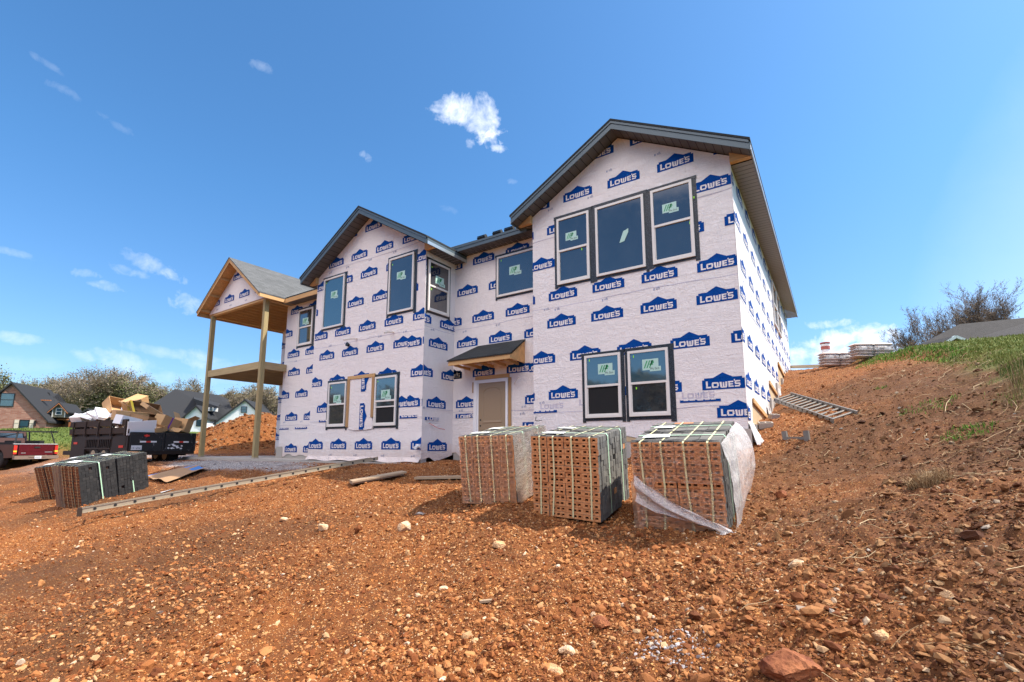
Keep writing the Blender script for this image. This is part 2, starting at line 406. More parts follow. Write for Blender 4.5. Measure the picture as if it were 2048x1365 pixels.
# ------------------------------------------------------------------ terrain height
#TERR
CP = np.array([
    (0, 0, -1.74), (-3, 1, -1.68), (3, 0.5, -1.05), (-6, 0, -1.98), (0, -4, -2.2), (-9, 1, -1.85), (-14, -1, -2.1), (5, -3, -1.4),
    (-1.9, 5.43, -.93), (-.97, 5.44, -.91), (-.98, 6.56, -.67), (-3.24, 5.33, -.86), (-2.35, 6.46, -.70), (-4.7, 5.67, -.84), (-4.0, 7.2, -.62),
    (-2.0, 3.6, -1.18), (-.3, 3.2, -1.1), (-6, 9.8, -.36), (-4, 9.7, -.30), (-1.9, 9.6, -.12),
    (-9.1, 9.1, -.44), (-9.1, 10.4, -.38), (-14.2, 9.1, -.49), (-17.5, 9.0, -.52), (-11.5, 7.6, -.66), (-8, 7, -.74), (-8, 5, -1.04), (-12, 5, -1.12), (-5.5, 3.5, -1.28),
    (-15.2, 4, -1.43), (-15.2, 5.3, -1.12), (-18.5, 4.5, -1.38), (-18, 7.0, -.75), (-14, 7, -.78), (-21, 9, -.53), (-22, 7.5, -.66), (-27, 7, -.85), (-33, 6, -1.12), (-38, 5, -1.25), (-24, 3.5, -1.5),
    (-1.3, 9.95, -.03), (-1.31, 11.2, .48), (-1.31, 14.3, .9), (-1.31, 18.1, 2.05), (-1.31, 21, 2.85), (-1.31, 24.2, 3.25),
    (-.69, 6.87, -.66), (.21, 9.0, -.05), (.37, 12.5, .99), (.59, 17.5, 2.30), (1.02, 8.44, -.02), (1.39, 10.9, .85), (1.98, 14.9, 2.0), (1.51, 7.35, .0), (2.09, 9.8, .78), (2.66, 12.2, 1.45),
    (3.53, 14.6, 2.05), (3.15, 16.2, 2.42), (1.09, 4.88, -.38), (.74, 3.52, -.74), (.04, 4.6, -.79), (1.62, 17.9, 2.58), (2.42, 15.8, 2.28),
    (3.2, 7.5, .65), (3.4, 10, 1.05), (3.6, 4.5, -.15), (5, 9, 1.0), (6, 14, 2.05), (5, 18, 2.7), (0.7, 20.5, 2.82), (3, 20.5, 2.75), (8, 24, 2.9), (0, 26, 3.3), (4, 30, 3.2), (12, 30, 3.2), (-3, 26, 3.2), (-10, 26, 2.6), (-18, 26, 1.2), (-24, 18, -.1), (-28, 14, -.2),
    (-17, 14, -.3), (-21, 12, -.46), (-9, 14, 0), (-4, 14, .3),
    (-40, 7, .45), (-42, 14, .8), (-36, 12, -.1), (-33, 9, -.5), (-36, 2, -1.5), (-45, -6, -1.2), (-48, 22, 1.2), (-60, 10, 1.0), (-70, 30, 1.8), (-30, -15, -3), (0, -20, -3.5), (20, -10, -.5), (25, 15, 3.0), (15, 45, 3.4), (-15, 45, 2.6), (-45, 45, 2.2), (-80, -20, -1), (60, 60, 5), (-60, 80, 3), (60, -40, 0), (0, 90, 4), (-110, 40, 2.5), (110, 0, 4), (0, -90, -5), (-100, -80, -4), (90, -90, -3)], float)
def _phi(r2): return .5 * r2 * np.log(np.maximum(r2, 1e-12))
def _fit():
    P = CP[:, :2]; n = len(P); d2 = ((P[:, None] - P[None]) ** 2).sum(-1)
    A = np.zeros((n + 3, n + 3)); A[:n, :n] = _phi(d2) + np.eye(n) * .25
    A[:n, n] = 1; A[:n, n + 1:] = P; A[n, :n] = 1; A[n + 1:, :n] = P.T
    return np.linalg.solve(A, np.concatenate([CP[:, 2], [0, 0, 0]]))
TW = _fit()
def terr(x, y):
    x = np.atleast_1d(np.asarray(x, float)); y = np.atleast_1d(np.asarray(y, float)); sh = x.shape
    x, y = x.ravel(), y.ravel(); r = np.hypot(x, y); k = np.where(r > 110, 110 / np.maximum(r, 1e-9), 1.0); x, y = x * k, y * k
    out = np.empty_like(x)
    for i in range(0, len(x), 20000):
        d2 = (x[i:i + 20000, None] - CP[None, :, 0]) ** 2 + (y[i:i + 20000, None] - CP[None, :, 1]) ** 2
        out[i:i + 20000] = _phi(d2) @ TW[:-3] + TW[-3] + TW[-2] * x[i:i + 20000] + TW[-1] * y[i:i + 20000]
    # a low turf bank along the edge of the lawn on the right
    e = edge_d(x, y); out += .20 / (1 + np.exp(-e * 9))  
    return out.reshape(sh)
EDGE = np.array([(-.4, 26), (.6, 21.5), (1.5, 18.6), (2.15, 16.2), (2.5, 14.2), (2.7, 12), (2.5, 10.2), (2.38, 8.6), (2.45, 7), (3.2, 5), (4, 2), (6, -4), (9, -20)], float)
def edge_d(x, y):
    """signed distance to the lawn's edge, positive on the grass"""
    best = np.full(x.shape, 1e9); sg = np.zeros(x.shape)
    for (ax, ay), (bx, by) in zip(EDGE[:-1], EDGE[1:]):
        dx, dy = bx - ax, by - ay; t = np.clip(((x - ax) * dx + (y - ay) * dy) / (dx * dx + dy * dy), 0, 1)
        px, py = x - ax - t * dx, y - ay - t * dy; d = np.hypot(px, py); s = np.sign(dx * py - dy * px)
        m = d < best; best = np.where(m, d, best); sg = np.where(m, s, sg)
    return np.clip(best * sg, -30, 30)
def _hash(ix, iy, seed):
    h = (ix.astype(np.int64) * 374761393 + iy.astype(np.int64) * 668265263 + seed * 974711) & 0xffffffff
    h = ((h ^ (h >> 13)) * 1274126177) & 0xffffffff
    return ((h ^ (h >> 16)) & 0xffffff) / float(0xffffff)
def vnoise(x, y, seed=0):
    ix, iy = np.floor(x), np.floor(y); fx, fy = x - ix, y - iy; fx = fx * fx * (3 - 2 * fx); fy = fy * fy * (3 - 2 * fy)
    a, b, c, d = _hash(ix, iy, seed), _hash(ix + 1, iy, seed), _hash(ix, iy + 1, seed), _hash(ix + 1, iy + 1, seed)
    return (a * (1 - fx) + b * fx) * (1 - fy) + (c * (1 - fx) + d * fx) * fy
def rough(x, y):
    r = np.hypot(x, y)
    h = .05 * (vnoise(x * .35, y * .35, 17) - .5) * 2 + .10 * (vnoise(x * .8, y * .8, 1) - .5) + .07 * (vnoise(x * 2.1, y * 2.1, 2) - .5) + .045 * (vnoise(x * 5.3, y * 5.3, 3) - .5)
    h += np.where(r < 40, .046 * (vnoise(x * 11, y * 11, 4) - .5) + .028 * (vnoise(x * 27, y * 27, 5) - .5), 0)
    return h
def slab_m(x, y): return 1 / (1 + np.exp(-((x + 22.2) * 6))) * 1 / (1 + np.exp((x + 9.0) * 3)) * 1 / (1 + np.exp(-(y - 8.4) * 5))
def ground_z(x, y):
    x = np.atleast_1d(np.asarray(x, float)); y = np.atleast_1d(np.asarray(y, float))
    return terr(x, y) + rough(x, y) * (1 - .85 * slab_m(x, y))
def gz(x, y): return float(ground_z(x, y)[0])
#ENDTERR

# polar sheet: fine within the view, coarse behind, out to the horizon
HEAD = math.radians(33.889)
th = np.concatenate([np.linspace(-math.pi, -1.05, 60, endpoint=False), np.linspace(-1.05, 1.0, 620, endpoint=False), np.linspace(1.0, math.pi, 60, endpoint=False)])
rr = np.concatenate([[0.0], np.geomspace(1.0, 60, 400), np.geomspace(62, 1500, 45)])
R_, T_ = np.meshgrid(rr, th, indexing='ij')
ang = T_ + 0.0
GX = -np.sin(HEAD - ang * 1.0) * R_; GY = np.cos(HEAD - ang * 1.0) * R_
gxf, gyf = GX.ravel(), GY.ravel()
gzf = ground_z(gxf, gyf)
nr, nt = R_.shape
ii, jj = np.meshgrid(np.arange(nr - 1), np.arange(nt), indexing='ij'); j2 = (jj + 1) % nt
F = np.stack([ii * nt + jj, ii * nt + j2, (ii + 1) * nt + j2, (ii + 1) * nt + jj], -1).reshape(-1, 4)[:, ::-1]
def sig(v): return 1 / (1 + np.exp(-v))
ed = edge_d(gxf, gyf) + (vnoise(gxf * 1.7, gyf * 1.7, 9) - .5) * .7
grass = sig(ed * 7)
lawn_far = sig((-gxf - 37.2 + (vnoise(gxf * .5, gyf * .5, 8) - .5) * 1.5) * 3) * sig((gyf - 3.0) * 1.5)
lawn_far = np.maximum(lawn_far, sig((-gxf - 33.5) * 3) * sig((gyf - 8.6) * 3))
back = sig((gyf - 24.5) * 2) * sig((gxf - .6) * 2)
green = np.clip(np.maximum(np.maximum(grass, lawn_far), np.maximum(back, sig((np.hypot(gxf, gyf) - 62) * .5))), 0, 1)
# browner, more trampled soil on the slope beside the house; grey gravel before the porch slab
brown = sig((gxf + .55 + (vnoise(gxf * .9, gyf * .9, 12) - .5) * 2.6) * 1.6) * sig((14.5 + 2 * vnoise(gxf, gyf, 3) - gyf) * 1.0)
brown = np.maximum(brown * .95, .85 * sig((vnoise(gxf * .55, gyf * .55, 13) + .3 * vnoise(gxf * 2.2, gyf * 2.2, 15) - .78) * 11) * sig((6.0 - gyf) * 1.5))
gq = ((gxf + 17.2) / 4.6) ** 2 + ((gyf - 8.25) / .85) ** 2 + (vnoise(gxf * 1.3, gyf * 1.3, 10) - .5) * 1.1
grey = sig((1 - gq) * 4)
gq2 = ((gxf + 26.5) / 3.0) ** 2 + ((gyf - 10.2) / 1.0) ** 2 + (vnoise(gxf, gyf, 11) - .5)
grey = np.maximum(grey, .8 * sig((1 - gq2) * 4)); grey = np.maximum(grey, .7 * sig((-gxf - 25) * 1.2) * sig((8.0 - gyf) * 2) * sig((gyf - 6.4) * 2) * sig((gxf + 33) * 1))
cols = np.stack([brown, green, grey, np.ones_like(grey)], -1)

def dirt_material(name):
    t = NT(name)
    at = t.node('ShaderNodeAttribute'); at.attribute_name = 'zones'
    sep = t.node('ShaderNodeSeparateColor'); t.l.new(at.outputs['Color'], sep.inputs[0])
    big = t.noise(.55, 5, .6); mid = t.noise(3.2, 6, .65); fine = t.noise(26, 6, .7)
    soil = t.mix(t.ramp(mid, [(.3, 0.0), (.7, 1.0)]), (.095, .028, .008), (.24, .084, .023))
    soil = t.mix(t.math('MULTIPLY', t.ramp(big, [(.35, 0.0), (.65, 1.0)]), .55), soil, (.34, .115, .028))
    soil = t.mix(t.math('MULTIPLY', fine, .55), soil, (.05, .013, .003))
    # gravel-sized stones lying in the soil, each with its own colour
    st = None; hts = None
    for sc, thr in ((17.0, .30), (34.0, .36), (70.0, .40)):
        v = t.node('ShaderNodeTexVoronoi'); v.inputs['Scale'].default_value = sc; t.l.new(t.vec, v.inputs['Vector'])
        s3 = t.node('ShaderNodeSeparateColor'); t.l.new(v.outputs['Color'], s3.inputs[0])
        on = t.math('GREATER_THAN', s3.outputs[1], .45)
        m = t.math('MULTIPLY', t.ramp(v.outputs['Distance'], [(thr - .06, 1.0), (thr, 0.0)]), on)
        c = t.ramp(s3.outputs[0], [(0, (.17, .045, .010)), (.35, (.36, .115, .026)), (.62, (.52, .21, .058)), (.88, (.60, .33, .13)), (1.0, (.66, .50, .31))])
        soil = t.mix(m, soil, c)
        hh = t.math('MULTIPLY', m, 1.0 / sc * 12)
        hts = hh if hts is None else t.math('MAXIMUM', hts, hh)
    col = t.mix(t.math('MULTIPLY', sep.outputs[0], .85), soil, t.mix(fine, (.038, .017, .007), (.11, .050, .021)))
    gv = t.voro(55, out=1); s4 = t.node('ShaderNodeSeparateColor'); t.l.new(gv, s4.inputs[0])
    col = t.mix(t.math('MULTIPLY', sep.outputs[2], .88), col, t.ramp(s4.outputs[0], [(0, (.16, .16, .17)), (.6, (.34, .33, .33)), (1, (.6, .58, .56))]))
    gr = t.mix(t.noise(7, 5, .7), (.028, .062, .009), (.10, .165, .03))
    gr = t.mix(t.math('MULTIPLY', t.noise(1.3, 4), .4), gr, (.19, .17, .06))
    col = t.mix(sep.outputs[1], col, gr)
    h = t.math('ADD', t.math('MULTIPLY', fine, .35), hts); h = t.math('ADD', h, t.math('MULTIPLY', mid, .8))
    t.set(color=col, rough=.93, spec=.25, normal=t.bump(h, .95, .028)); return t.mat
M['dirt'] = dirt_material('red_gravelly_soil')
V = np.stack([gxf, gyf, gzf], -1)
ground = np_mesh('ground', V, F, M['dirt'], {'zones': cols}, smooth=True)
tag(ground, kind='structure')

# ------------------------------------------------------------------ loose stones of the soil (uncountable)
ICO = None
def ico(sub):
    t_ = (1 + 5 ** .5) / 2
    v = np.array([(-1, t_, 0), (1, t_, 0), (-1, -t_, 0), (1, -t_, 0), (0, -1, t_), (0, 1, t_), (0, -1, -t_), (0, 1, -t_), (t_, 0, -1), (t_, 0, 1), (-t_, 0, -1), (-t_, 0, 1)], float)
    v /= np.linalg.norm(v[0])
    f = [(0, 11, 5), (0, 5, 1), (0, 1, 7), (0, 7, 10), (0, 10, 11), (1, 5, 9), (5, 11, 4), (11, 10, 2), (10, 7, 6), (7, 1, 8), (3, 9, 4), (3, 4, 2), (3, 2, 6), (3, 6, 8), (3, 8, 9), (4, 9, 5), (2, 4, 11), (6, 2, 10), (8, 6, 7), (9, 8, 1)]
    for _ in range(sub):
        v = list(map(tuple, v)); mp = {}; nf = []
        def mid(a, b):
            k = (min(a, b), max(a, b))
            if k not in mp:
                p = np.array(v[a]) + np.array(v[b]); p /= np.linalg.norm(p); v.append(tuple(p)); mp[k] = len(v) - 1
            return mp[k]
        for a, b, c in f:
            ab, bc, ca = mid(a, b), mid(b, c), mid(c, a); nf += [(a, ab, ca), (b, bc, ab), (c, ca, bc), (ab, bc, ca)]
        f = nf; v = np.array(v)
    return np.array(v), np.array(f)
def scatter_stones(name, n, rmin, rmax, smin, smax, label_pal, zoff=.25, region=None, base=None, amin=-.9, amax=1.35):
    v0, f0 = base
    a = rng.uniform(amin, amax, n); r = np.exp(rng.uniform(math.log(rmin), math.log(rmax), n))
    x = -np.sin(HEAD - a) * r; y = np.cos(HEAD - a) * r
    if region is not None:
        k = region(x, y); x, y, r = x[k], y[k], r[k]; n = len(x)
    s = smin * (smax / smin) ** (rng.power(.45, n)) * 1.0
    s = smin + (smax - smin) * rng.random(n) ** 3.2
    z = ground_z(x, y)
    sx = s * rng.uniform(.8, 1.35, n); sy = s * rng.uniform(.6, 1.1, n); sz = s * rng.uniform(.3, .75, n)
    vv = v0[None] * (1 + rng.uniform(-.28, .28, (n, len(v0), 1)))
    vv = vv * np.stack([sx, sy, sz], -1)[:, None]
    # random turn
    q = rng.normal(size=(n, 4)); q[:, 1:3] *= .35; q /= np.linalg.norm(q, axis=1, keepdims=True); w, a1, b1, c1 = q.T
    Rm = np.stack([np.stack([1 - 2 * (b1 * b1 + c1 * c1), 2 * (a1 * b1 - c1 * w), 2 * (a1 * c1 + b1 * w)], -1),
                   np.stack([2 * (a1 * b1 + c1 * w), 1 - 2 * (a1 * a1 + c1 * c1), 2 * (b1 * c1 - a1 * w)], -1),
                   np.stack([2 * (a1 * c1 - b1 * w), 2 * (b1 * c1 + a1 * w), 1 - 2 * (a1 * a1 + b1 * b1)], -1)], 1)
    vv = np.einsum('nij,nkj->nki', Rm, vv)
    vv += np.stack([x, y, z + sz * zoff], -1)[:, None]
    fs = (f0[None] + (np.arange(n) * len(v0))[:, None, None]).reshape(-1, 3)
    tone = np.repeat(rng.random(n), len(v0)); t2 = np.repeat(rng.random(n), len(v0))
    bz = sig((x + .55 + (vnoise(x * .9, y * .9, 12) - .5) * 2.6) * 1.6) * sig((14.5 + 2 * vnoise(x, y, 3) - y) * 1.0)
    c = np.stack([tone, t2, np.repeat(bz, len(v0)), np.ones_like(tone)], -1)
    o = np_mesh(name, vv.reshape(-1, 3), fs, label_pal, {'tone': c})
    return o
def stone_material(name, stops):
    t = NT(name)
    at = t.node('ShaderNodeAttribute'); at.attribute_name = 'tone'
    sep = t.node('ShaderNodeSeparateColor'); t.l.new(at.outputs['Color'], sep.inputs[0])
    c = t.ramp(sep.outputs[0], stops)
    c = t.mix(t.math('MULTIPLY', t.noise(30, 5, .7), .5), c, (.22, .055, .012))
    c = t.mix(t.math('MULTIPLY', sep.outputs[2], .85), c, t.mix(1.0, c, (.36, .50, .70), 'MULTIPLY'))
    t.set(color=c, rough=.85, spec=.3, normal=t.bump(t.noise(60, 4), .4, .006)); return t.mat
M['stones'] = stone_material('field_stones', [(0, (.11, .030, .008)), (.28, (.24, .080, .021)), (.58, (.42, .17, .054)), (.86, (.50, .25, .095)), (.97, (.60, .40, .21)), (1.0, (.70, .60, .46))])
M['crumbs'] = stone_material('soil_crumbs', [(0, (.06, .017, .005)), (.4, (.155, .052, .015)), (.72, (.32, .128, .040)), (.93, (.52, .27, .105)), (1.0, (.64, .45, .26))])
M['greystones'] = stone_material('grey_gravel', [(0, (.22, .22, .23)), (.5, (.42, .41, .40)), (1.0, (.70, .68, .66))])
def bare(x, y):
    inside = ((x > -17.4) & (x < -1.35) & (y > 10)) | ((x > -21.6) & (x < -9) & (y > 9.15)) | (edge_d(x, y) > .25) | (x < -37)
    g = (((x + 17.2) / 4.6) ** 2 + ((y - 8.25) / .85) ** 2) < .8
    return ~inside & ~g
I0, I1 = ico(0), ico(1)
# leave more stones in patches than others
def patchy(x, y): return bare(x, y) & (rng.random(len(x)) < np.clip(-.12 + 1.7 * vnoise(x * .8, y * .8, 21) * (1 - .35 * sig((x + .3) * 2)), 0, 1))
OCT = (np.array([(1, 0, 0), (-1, 0, 0), (0, 1, 0), (0, -1, 0), (0, 0, 1), (0, 0, -1)], float), np.array([(0, 2, 4), (2, 1, 4), (1, 3, 4), (3, 0, 4), (2, 0, 5), (1, 2, 5), (3, 1, 5), (0, 3, 5)]))
s0 = scatter_stones('soil_crumbs', 330000, 2.4, 36, .005, .020, M['crumbs'], region=lambda x, y: bare(x, y) & (rng.random(len(x)) < np.clip(1.5 - 1.6 * vnoise(x * .55 + 4, y * .55, 61), .25, 1)), base=OCT)
tag(s0, 'crumbs of red earth and grit covering the bare ground', 'soil crumbs', kind='stuff')
s1 = scatter_stones('gravel', 112000, 2.4, 34, .007, .032, M['stones'], region=patchy, base=I0)
s2 = scatter_stones('gravel', 5200, 2.4, 22, .018, .050, M['stones'], region=lambda x, y: patchy(x, y) & (rng.random(len(x)) < .45 + .75 * sig((x + 2.2) * 1.2)), base=I0)
s3 = scatter_stones('soil_clods', 1900, 2.6, 17, .020, .062, M['crumbs'], region=lambda x, y: bare(x, y) & (rng.random(len(x)) < .12 + .88 * sig((x + 1.0) * 1.4)), base=I1)
tag(s3, 'dark lumps of soil broken out of the slope', 'soil clods', kind='stuff')
for s in (s1, s2): tag(s, kind='stuff')
s1["label"] = "small tan and orange stones scattered all over the red soil"; s1["category"] = "gravel"
s2["label"] = "fist-sized angular stones lying over the red soil"; s2["category"] = "gravel"
g1 = scatter_stones('gravel', 26000, 8, 30, .010, .026, M['greystones'], base=I0, amin=-.86, amax=-.1,
                    region=lambda x, y: (((x + 17.2) / 4.6) ** 2 + ((y - 8.25) / .85) ** 2 + (vnoise(x * 1.3, y * 1.3, 10) - .5) * 1.1 < 1.15) & (y < 9.0))
tag(g1, 'grey crushed stone spread before the porch slab', 'gravel', kind='stuff')
def spot(cx, cy, r): return lambda x, y: ((x - cx) ** 2 + (y - cy) ** 2 < (r * rng.random(len(x)) ** .7) ** 2)
g2 = scatter_stones('gravel', 9000, 2.6, 5, .008, .019, M['greystones'], base=I0, amin=-.1, amax=.6, region=spot(-.92, 3.12, .30))
tag(g2, 'little patch of pale grey pebbles in the near soil', 'gravel', kind='stuff')

# ------------------------------------------------------------------ the house under construction
house = thing('unfinished_house', 'two-storey house under construction wrapped in white sheeting printed with blue logos', 'house', (-9.0, 14.0, 0.0))
D_RG, D_RC, D_LG, D_PS, D_BW = 10.0, 10.51, 9.25, 10.1, 12.3
X_R, X_RG, X_LR, X_LG, X_PS, X_END = -1.31, -6.07, -9.13, -14.20, -17.42, -21.5

LOGO_H = [(0, 0), (.783, 0), (.783, .20), (.74, .20), (.74, .237), (.575, .237), (.3915, .335), (.208, .237), (.043, .237), (.043, .20), (0, .20)]
LOGO_CONVEX = [[(0, 0), (.783, 0), (.783, .20), (0, .20)], [(.043, .20), (.74, .20), (.74, .237), (.043, .237)], [(.208, .237), (.575, .237), (.3915, .335)]]
def R4(x0, z0, x1, z1): return [(x0, z0), (x1, z0), (x1, z1), (x0, z1)]
LETTERS = [R4(.073, .035, .108, .172), R4(.108, .035, .168, .064),                                           # L
           [(.196, .035), (.296, .035), (.300, .064), (.182, .064)], [(.182, .119), (.314, .119), (.300, .148), (.196, .148)], R4(.182, .064, .216, .119), R4(.280, .064, .314, .119),  # O
           [(.337, .052), (.372, .052), (.366, .148), (.328, .148)], [(.385, .052), (.415, .052), (.415, .140), (.385, .140)], [(.428, .052), (.463, .052), (.472, .148), (.434, .148)],
           [(.350, .030), (.450, .030), (.463, .052), (.337, .052)],                                         # W
           R4(.487, .035, .520, .152), R4(.520, .035, .578, .061), R4(.520, .082, .570, .106), R4(.520, .126, .578, .152),  # E
           [(.590, .150), (.604, .150), (.612, .184), (.590, .184)],                                         # '
           R4(.600, .035, .690, .063), R4(.674, .063, .706, .086), R4(.606, .084, .700, .112), R4(.600, .110, .632, .134), R4(.608, .133, .700, .160)]  # S
def clip_poly(poly, box):
    """cut a convex polygon to a convex outline given anticlockwise"""
    out = poly
    n = len(box)
    for i in range(n):
        (ax, ay), (bx, by) = box[i], box[(i + 1) % n]; inp, out = out, []
        f = lambda p: (bx - ax) * (p[1] - ay) - (by - ay) * (p[0] - ax)
        for k in range(len(inp)):
            p, q = inp[k], inp[(k + 1) % len(inp)]; fp, fq = f(p), f(q)
            if fp >= 0: out.append(p)
            if (fp >= 0) != (fq >= 0):
                t = fp / (fp - fq); out.append((p[0] + (q[0] - p[0]) * t, p[1] + (q[1] - p[1]) * t))
        if len(out) < 3: return None
    return out
WSLOT = []
def wall(outline, clip, to3, normal, logos, seams, marks=(), mats=None, name='wrap_panel'):
    """one wrapped wall: sheet, lapped upper sheets, printed logos and small grey print"""
    mb = MB(); n = Vector(normal)
    P = lambda u, z, off: Vector(to3(u, z)) + n * off
    def poly(pts, off, m):
        vs = [P(u, z, off) for u, z in pts]
        mb.add(vs, [tuple(range(len(vs)))], m)
    # sheet tessellated so that it can sag a little
    us = [p[0] for p in clip]; zs = [p[1] for p in clip]
    u0, u1 = min(us), max(us); nst = max(1, int((u1 - u0) / .4))
    ns = len(outline)
    poly(outline, 0, 0)
    for (z0, z1) in seams:
        c = clip_poly(R4(u0 - 1, z0, u1 + 1, z1), clip)
        if c:
            poly(c, .004, 0)
        for zz in (z0, z1):          # shade of the lapped edge painted as a darker ribbon, not quite straight
            nn_ = max(2, int((u1 - u0) / .25)); f = lambda k: zz + .022 * math.sin(k * .37 + zz) + .008 * math.sin(k * 1.7)
            for i in range(nn_):
                a, b = u0 + (u1 - u0) * i / nn_, u0 + (u1 - u0) * (i + 1) / nn_
                c = clip_poly([(a, f(i)), (b, f(i + 1)), (b, f(i + 1) + .013), (a, f(i) + .013)], clip)
                if c: poly(c, .0052, 4)
    for item in logos:
        u, z = item[:2]; lim = item[2] if len(item) > 2 else None; rot = item[3] if len(item) > 3 else 0
        ex = .0055 if lim else 0
        for m, off, pcs in (((4, .0062, [p for p in LETTERS]),) if rot == 2 else ((1, .007 + ex, LOGO_CONVEX), (2, .0095 + ex, LETTERS))):
            for pc in pcs:
                if rot == 1: q = [(u - b, z - a) for a, b in pc]; q = [(u + b, z - a) for a, b in pc]
                else: q = [(u + a, z + b) for a, b in pc]
                ar = sum(q[i][0] * q[(i + 1) % len(q)][1] - q[(i + 1) % len(q)][0] * q[i][1] for i in range(len(q)))
                if ar < 0: q = q[::-1]
                q = clip_poly(q, clip)
                if q and lim: q = clip_poly(q, R4(*lim))
                if q: poly(q, off, m)
    for (u, z) in marks:
        for a in (R4(0, 0, .035, .05), R4(.06, .035, .14, .05), R4(.06, .012, .15, .024), R4(.10, .055, .13, .07)):
            q = clip_poly([(u + p[0], z + p[1]) for p in a], clip)
            if q: poly(q, .007, 3)
    return mb.build(name, mats or [M['wrap'], M['logo'], M['letter'], M['print'], M['ghost']], house)
def rows(spec, du=1.18, nmax=12, lo=-100, hi=100):
    out = []
    for z, u0 in spec:
        k = -nmax
        while k <= nmax:
            u = u0 + k * du
            if lo - .8 < u < hi: out.append((u, z))
            k += 1
    return out
def wavy(u0, u1, z, amp, seed, n=24):
    r = random.Random(seed); return [(u0 + (u1 - u0) * i / n, z + amp * (r.random() - .5) + amp * .8 * math.sin(i * 1.1 + seed)) for i in range(n + 1)]
toY = lambda D: (lambda u, z: (u, D, z))
FR = (0, -1, 0)
SEAM = [(.78, 3.40), (5.22, 9)]
# right gable front
pent = lambda a, b, zb, zt, xr, zr: [(a, zb), (b, zb), (b, zt), (xr, zr), (a, zt)]
cl = pent(X_RG, X_R, .10, 5.92, -3.69, 7.25)
bot = wavy(X_RG, X_R, .22, .05, 3)
LG_ = rows([(6.92, -3.40), (6.05, -3.98), (5.31, -4.46), (4.44, -3.85), (3.57, -4.43), (2.88, -4.48), (2.01, -3.87), (1.11, -4.46)], lo=X_RG, hi=X_R)
LG_ = [l for l in LG_ if not (l[1] > .9 and l[0] < X_RG - .75)]
LG_ += [(-2.55, .88, (-2.55, .86, -1.75, .93)), (-6.2, .80, (X_RG, .80, -5.3, .86)), (-1.85, .55), (-2.58, .92, None, 2), (-5.95, .86, None, 2), (-4.9, .9, None, 2)]
wall(bot + [(X_R, 5.92), (-3.69, 7.25), (X_RG, 5.92)], cl, toY(D_RG), FR, LG_, SEAM,
     [(u, 6.47) for u in (-5.2, -4.0, -2.85)] + [(-5.45, 3.30), (-4.2, 3.33), (-3.0, 3.36), (-5.75, 2.55 + .8), (-5.9, 1.02), (-2.2, 1.02)] + [(u, 5.95) for u in (-5.6, -4.5)])
# right gable, hidden left return
wall([(D_RG, .2), (D_RC, .2), (D_RC, 5.7), (D_RG, 5.7)], R4(D_RG, .2, D_RC, 5.7), lambda u, z: (X_RG, u, z), (-1, 0, 0), [], [])
# recess with the door
cl = R4(X_LR, -.32, X_RG, 5.74)
LG_ = rows([(5.30, -8.45), (4.43, -7.86), (3.55, -7.27), (2.86, -7.84), (1.95, -7.23)], lo=X_LR, hi=X_RG - .05)
LG_ += [(-9.02, 1.09), (-6.64, 1.09, (-7, 1, -6.3, 2)), (-9.02, .74, (-9.2, .80, -8.2, .92)), (-6.72, .42, (-6.8, .45, -6.05, .62)), (-9.60, 1.95), (-6.62, 1.93, (-6.5, 1.9, -6.1, 2.4))]
wall(wavy(X_LR, X_RG, -.22, .06, 8) + [(X_RG, 5.74), (X_LR, 5.74)], cl, toY(D_RC), FR, LG_, [(.95, 3.42)], [(-8.8, 3.30), (-7.6, 3.33), (-6.75, 1.0), (-6.8, .82), (-8.9, .98)])
# left gable, right return
cl = R4(D_LG, -.5, D_RC, 5.74)
wall([(D_RC, -.25), (D_RC, 5.74), (D_LG, 5.74)] + [(D_LG, -.36), (D_LG + .3, -.30), (D_LG + .55, -.42), (D_LG + .9, -.34)], cl, lambda u, z: (X_LR, u, z), (1, 0, 0),
     [(8.86, 4.90), (8.73, 3.40), (9.86, 3.38, (9.8, 3.3, 10.51, 3.8)), (9.43, 2.75), (8.84, 1.90), (9.97, 1.89), (9.40, 1.05), (9.35, .66, (9.3, .70, 9.9, .79)), (9.48, -.13)], [(1.0, 3.3)], [(9.5, 3.22), (9.2, 1.0)])
# left gable front
cl = pent(X_LG, X_LR, -.45, 5.67, -11.64, 7.15)
LG_ = rows([(6.72, -11.83), (5.90, -11.28), (5.21, -11.95), (4.36, -11.36), (3.50, -11.93), (2.79, -11.52), (1.07, -11.5)], du=1.175, lo=X_LG, hi=X_LR)
LG_ = [l for l in LG_ if not (l[1] == 1.07 and -13.2 < l[0] < -10.4)]
LG_ += [(-9.99, 2.76, (-9.75, 2.7, X_LR, 3.2)), (-13.27, 1.93), (-12.1, 1.93), (-10.95, 1.93), (-14.43, 1.93), (-9.62, 1.90, (-9.6, 1.8, X_LR, 2.4)), (-9.99, 1.07, (-9.7, 1.0, X_LR, 1.5)),
        (-13.7, .76, (-13.7, .76, -13.25, .83)), (-9.98, .76, (-9.98, .76, -9.3, .84))] + [(-14.22 + 1.175 * k, -.09) for k in range(5)]
wall(wavy(X_LG - .02, X_LR, -.36, .05, 5) + [(X_LR, 5.67), (-11.64, 7.15), (X_LG - .02, 5.67)], cl, toY(D_LG), FR, LG_, [(.76, 3.22), (5.80, 9)],
     [(u, 5.72) for u in (-13.6, -12.7, -11.6, -10.5)] + [(u, 3.20) for u in (-13.4, -12.6, -11.0, -9.95)] + [(-13.1, -.30), (-11.9, -.30), (-10.7, -.30), (-9.5, -.30)])
wall([(D_LG, -.35), (D_PS, -.35), (D_PS, 5.5), (D_LG, 5.5)], R4(D_LG, -.35, D_PS, 5.5), lambda u, z: (X_LG, u, z), (-1, 0, 0), [(9.3, 5.0), (9.2, 2.7)], [])
